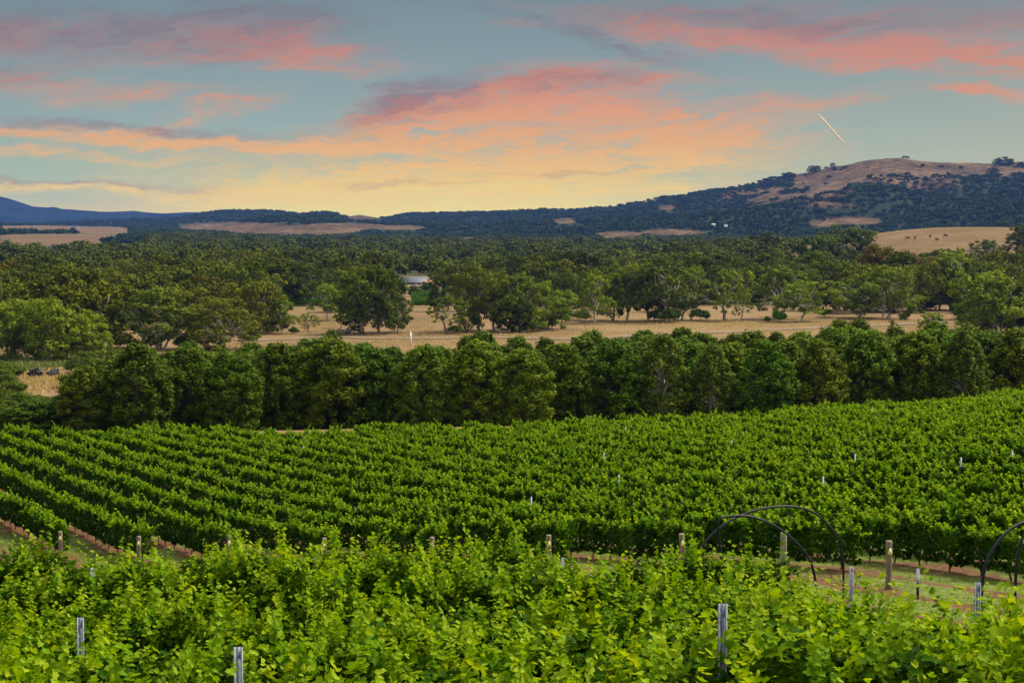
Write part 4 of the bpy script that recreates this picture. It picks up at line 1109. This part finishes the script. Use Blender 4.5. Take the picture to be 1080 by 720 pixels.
# ---- tree cover of the hills
rgh = np.random.default_rng(21)
hc = jit(2350, 6100, lambda y: 7.5 + y / 420, 14, .285)
hc = hc[(hc[:, 1] < crestY(540 + F * hc[:, 0] / hc[:, 1]) + 60)]
hzv = hillH(hc[:, 0], hc[:, 1])
gz = H(hc[:, 0], hc[:, 1])
hzv = np.maximum(hzv, gz)
hpx2, hpy2 = proj(hc[:, 0], hc[:, 1], hzv)
bare = bare_mask(hpx2, hpy2, hc[:, 0], hc[:, 1])
cl_n = fbm(hc[:, 0] / 105, hc[:, 1] / 150, 91, 4)
keep = np.where(bare, (cl_n > np.where(hpy2 > 186, .54, .60)) & (rgh.random(len(hc)) < .7) | (rgh.random(len(hc)) < .022), rgh.random(len(hc)) < .93) & ~in_pads(hpx2, hpy2, 1.0) & ~in_pads(hpx2, hpy2 - 3.5, 1.0)
# crest clumps seen on the right hill skyline
keep &= ~((hpx2 > 366) & (hpx2 < 403) & (hpy2 < 232))
hc, hzv = hc[keep], hzv[keep]
srcH = [raw_round(840 + i, 11, 12 + i, 1.9, 170, 20, .8) for i in range(8)]
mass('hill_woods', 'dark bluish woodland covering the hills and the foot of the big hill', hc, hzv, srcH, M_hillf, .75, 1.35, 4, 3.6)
# clumps standing on the bare crest
crest_trees = [(855, 181, 9, 'small dark tree clump on the crest left of the hill top'), (860, 180, 8, 'dark clump beside the left crest clump'), (877, 175.5, 6, 'single small tree on the skyline left of the summit'),
               (1050, 173, 9, 'dark trees on the skyline near the right edge'), (1058, 172, 9, 'dark skyline tree right of the crest clump'), (1045, 178, 12, 'larger dark tree below the right skyline clump'), (1064, 171, 7, 'small skyline tree at far right of the ridge')
              ]
for (pxx, pyy, hp, lb) in crest_trees:
    Y = float(crestY(pxx)) - (20 if pyy < 177 or pxx < 870 else 260); x = (pxx - 540) / F * Y; zz = float(hillH(np.array([x]), np.array([Y]))[0])
    hm = hp / F * Y
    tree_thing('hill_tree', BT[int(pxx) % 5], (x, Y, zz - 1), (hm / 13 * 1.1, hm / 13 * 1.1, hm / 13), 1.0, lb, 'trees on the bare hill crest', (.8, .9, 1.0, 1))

# ------------------------------------------------------------------ small far things
def gable(A, c, L, W, h0, h1, rz=0.0, over=.4):
    """gabled roof prism, ridge along local x"""
    V_ = [(-L / 2 - over, -W / 2 - over, h0), (L / 2 + over, -W / 2 - over, h0), (L / 2 + over, W / 2 + over, h0), (-L / 2 - over, W / 2 + over, h0), (-L / 2 - over, 0, h1), (L / 2 + over, 0, h1)]
    V_ += [(a, b_, z - .18) for a, b_, z in V_[:4]]
    A.add(np.array(V_) + np.array(c), [(0, 1, 5, 4), (2, 3, 4, 5), (1, 2, 5), (3, 0, 4), (0, 3, 2, 1)[::-1], (6, 7, 1, 0), (7, 8, 2, 1), (8, 9, 3, 2), (9, 6, 0, 3), (6, 9, 8, 7)])
def house(px, py, Y, L, W, h, rh, wall, roof, rz, label, name='farmhouse', wing=True, nwin=3):
    x = (px - 540) / F * Y; root = tag(link(name, None, loc=(x, Y, (238 - py) / F * Y if py else hz(x, Y)), rz=rz), label, 'house')
    A = Acc(); A.box((0, 0, h / 2 - 1), (L, W, h + 2)); link('wall', A.mesh('wall', wall), root)
    A = Acc(); gable(A, (0, 0, 0), L, W, h, h + rh); link('roof', A.mesh('roof', roof), root)
    for k in range(nwin):
        A = Acc(); A.box((0, 0, 0), (1.3, .12, 1.2)); w_ = link('window', A.mesh('window', M_glass), root, loc=(-L / 2 + (k + 1) * L / (nwin + 1), -W / 2 - .05, h * .55))
    A = Acc(); A.box((0, 0, 0), (.95, .14, 2.0)); link('door', A.mesh('door', M_char), root, loc=(L / 2 - 1.2, -W / 2 - .06, 1.05))
    return root
Yh = 840
zb = hz((440 - 540) / F * Yh, Yh); pyg = 238 - zb / Yh * F
house(437, 302, Yh, 11.5, 7.0, 1.9, 2.4, M_roofw, M_roofw, R(-6), 'long pale grey iron-roofed farmhouse seen between the central trees')
house(452, 302.2, Yh - 1.5, 4.2, 5, 2.3, 1.0, M_brick, M_rooft, R(-4), 'small tan hut with terracotta roof at the right end of the pale farmhouse', 'hut', nwin=1)
def slope_Y(px, py):
    Yv = np.linspace(2350, 6200, 900); xx = (px - 540) / F * Yv; zz = np.maximum(hillH(xx, Yv), H(xx, Yv)); i = int(np.argmin(np.abs(zz - (238 - py) / F * Yv))); return Yv[i]
Yf = 2600
house(82, 240.5, 3600, 7, 5, 1.4, 1.2, M_white, M_roofw, .1, 'tiny white farmhouse on the far left paddock')
house(140, 246, 3000, 4.5, 4, 1.2, 1, M_white, M_roofw, .4, 'tiny pale building at the edge of the left woods')
Ya = slope_Y(751, 238); Yb = slope_Y(764, 239)
house(752, 237.5, Ya - 40, 5.5, 4, 1.3, 1, M_white, M_white, -.15, 'tiny white building on the lower hill, left of two', nwin=2)
house(765, 238.8, Yb - 40, 4.5, 4, 1.3, 1, M_white, M_white, .1, 'tiny white building on the lower hill, right of two', nwin=2)

# small green vineyard strips in the valley
def hedge_rows(px0, px1, Y0, Y1, n, label):
    for k in range(n):
        Y = Y0 + (Y1 - Y0) * k / max(1, n - 1); x0, x1 = (px0 - 540) / F * Y, (px1 - 540) / F * Y
        nn = int((x1 - x0) * 60); rg = np.random.default_rng(int(px0) + k)
        x = rg.uniform(x0, x1, nn); th = rg.uniform(0, 6.28, nn); y = Y + np.cos(th) * .7; zc = H(x, np.full(nn, Y)) + 1.4 + np.sin(th) * .9
        V_, I_, npf, tt = leaf_cards(np.stack([x, y, zc], 1), np.stack([rg.normal(0, .3, nn), np.cos(th), np.sin(th) + .4], 1), .5, np.full(nn, .55), 'quad', rg)
        zb_ = hz((x0 + x1) / 2, Y); V_ = V_ - np.array([(x0 + x1) / 2, Y, zb_])
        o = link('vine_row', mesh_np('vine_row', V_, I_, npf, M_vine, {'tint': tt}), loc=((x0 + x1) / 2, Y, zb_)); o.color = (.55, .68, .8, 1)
        tag(o, f'{WORDN[k]} row from the front {label}', 'vine row', 'vine rows of the distant small vineyards')
hedge_rows(434, 468, 590, 690, 8, 'of the small bright vineyard below the distant house')
hedge_rows(300, 366, 600, 680, 6, 'of the distant green vineyard strip left of the tall gums')

# white marker post by the track
x, Y = ray_ground(433, 364)
A = Acc(); A.tube([(0, 0, -.2), (0, 0, 1.6), (.02, 0, 2.6)], [.26, .24, .16], 10); A.tube([(0, 0, 2.55), (.02, 0, 2.95)], [.14, .05], 8)
tag(link('marker_post', A.mesh('marker_post', M_white, True), loc=(x, Y, hz(x, Y))), 'upright white marker post beside the dry track', 'post')

# log heaps
def heap(px, py, wpx, matl, label, seed, n=26, Yo=None):
    x, Y = ray_ground(px, py)
    if Yo: Y = Yo; x = (px - 540) / F * Y
    rg = np.random.default_rng(seed); A = Acc(); w = wpx / F * Y
    for k in range(n):
        c = np.array([rg.uniform(-w / 2, w / 2), rg.uniform(-.8, .8), 0]); c[2] = rg.uniform(.1, 1.0) * (1 - abs(c[0]) / w) + .1
        a = rg.uniform(0, 3.14); L = rg.uniform(.6, 1.5); d = np.array([math.cos(a) * L, math.sin(a) * L * .6, rg.normal(0, .3)])
        r_ = rg.uniform(.10, .24); A.tube([c - d / 2, c + rg.normal(0, .05, 3), c + d / 2], [r_, r_ * .95, r_ * .7], 8)
    return tag(link('log_heap', A.mesh('log_heap', matl, True), loc=(x, Y, hz(x, Y))), label, 'log heap', 'heaps of logs')
heap(37, 397, 14, M_char, 'left of two blackened log heaps on the dry bank', 1)
heap(57, 397, 12, M_char, 'right of two blackened log heaps on the dry bank', 2)
heap(358, 352, 24, M_log, 'pale grey log pile under the dark sapling by the track', 3, 40)
heap(372, 351, 16, M_log, 'smaller grey log pile at the foot of the tall dense tree', 4, 20)

# cattle grazing on the knoll
def cow_mesh(seed):
    rg = np.random.default_rng(seed); A = Acc()
    A.tube([(-.95, 0, 1.05), (-.8, 0, 1.12), (-.3, 0, 1.05), (.3, 0, 1.05), (.75, 0, 1.15), (1.0, 0, 1.1)], [.16, .36, .42, .42, .38, .2], 10)
    A.tube([(.85, 0, 1.2), (1.15, 0, 1.0), (1.35, 0, .6)], [.24, .18, .14], 8)
    A.tube([(1.3, 0, .68), (1.42, 0, .45), (1.5, 0, .22)], [.13, .14, .08], 8)
    for lx in (-.75, .7):
        for ly in (-.22, .22): A.tube([(lx, ly, .95), (lx + (.05 if lx < 0 else 0), ly, .5), (lx, ly, 0)], [.15, .08, .07], 6)
    A.tube([(-.98, 0, 1.2), (-1.08, 0, .9), (-1.08, 0, .5)], [.04, .03, .05], 5)
    return A.mesh('cow', M_cow, True)
CW = cow_mesh(1)
cl_ = ['dark cow grazing on the golden knoll, leftmost of the herd', 'dark cow on the knoll just right of the leftmost', 'dark cow at the middle of the knoll herd', 'dark cow right of the middle of the herd', 'rightmost dark cow of the pair high on the knoll']
for k, (a, b_) in enumerate([(957, 252.5), (965, 252.5), (981, 250.5), (988, 254), (997, 250)]):
    x, Y = ray_ground(a, b_); o = link('cow', CW, loc=(x, Y, hz(x, Y)), rz=random.uniform(0, 6.28)); o.scale = (1.1, 1.1, 1.1)
    tag(o, cl_[k], 'cow', 'cattle on the golden knoll')

# dry tussocks on the paddock
def keepd(x, y): return (fbm(x / 9, y / 9, 14) > .5) & (np.abs(x / y) < .29)
tufts(40000, -130, 130, 330, 520, .15, .5, M_dry, 'dry_grass', 'tall dry golden grass scattered over the valley paddock', keepd, w=.12)

tufts(9000, -96, -60, 312, 345, .4, 1.1, M_gr, 'reeds', 'grey-green reeds and tall grass behind the blackened log heaps', lambda x, y: (fbm(x / 4, y / 4, 2) > .42) & (540 + F * x / y < 92), w=.10)
tufts(9000, -90, -56, 262, 304, .3, .9, M_dry, 'dry_grass', 'yellow dry grass on the bank below the blackened log heaps', lambda x, y: (fbm(x / 5, y / 5, 8) > .40) & (540 + F * x / y < 90), w=.10)
# contrail, 30 km away
p0 = np.array([(861 - 540) / F * 30000, 30000, (238 - 121) / F * 30000]); p1 = np.array([(890 - 540) / F * 29500, 29500, (238 - 153) / F * 29500])
rg = np.random.default_rng(3); n = 26
P = [p0 + (p1 - p0) * t_ + rg.normal(size=3) * 1.5 for t_ in np.linspace(0, 1, n)]
A = Acc(); A.tube([p_ - p0 for p_ in P], [10 * (1.0 + .25 * rg.normal()) * min(1, .35 + 3 * min(t_, 1 - t_)) + 2 for t_ in np.linspace(0, 1, n)], 8)
tag(link('contrail', A.mesh('contrail', M_trail, True), loc=tuple(p0)), 'short pale diagonal vapour trail in the sky above the big hill', 'contrail')

# ------------------------------------------------------------------ air
A = Acc(); A.box((0, 5400, 60), (14400, 11000, 206))
hz_me = A.mesh('haze', None)
m, t, out = mat('valley_haze')
pv = nd(t, 'ShaderNodeVolumePrincipled')
pv.inputs['Color'].default_value = (0.13, 0.28, 0.92, 1); pv.inputs['Density'].default_value = 0.000033; pv.inputs['Anisotropy'].default_value = 0.0
t.links.new(pv.outputs[0], out.inputs['Volume'])
hz_me.materials.append(m)
tag(link('haze', hz_me), kind='stuff')
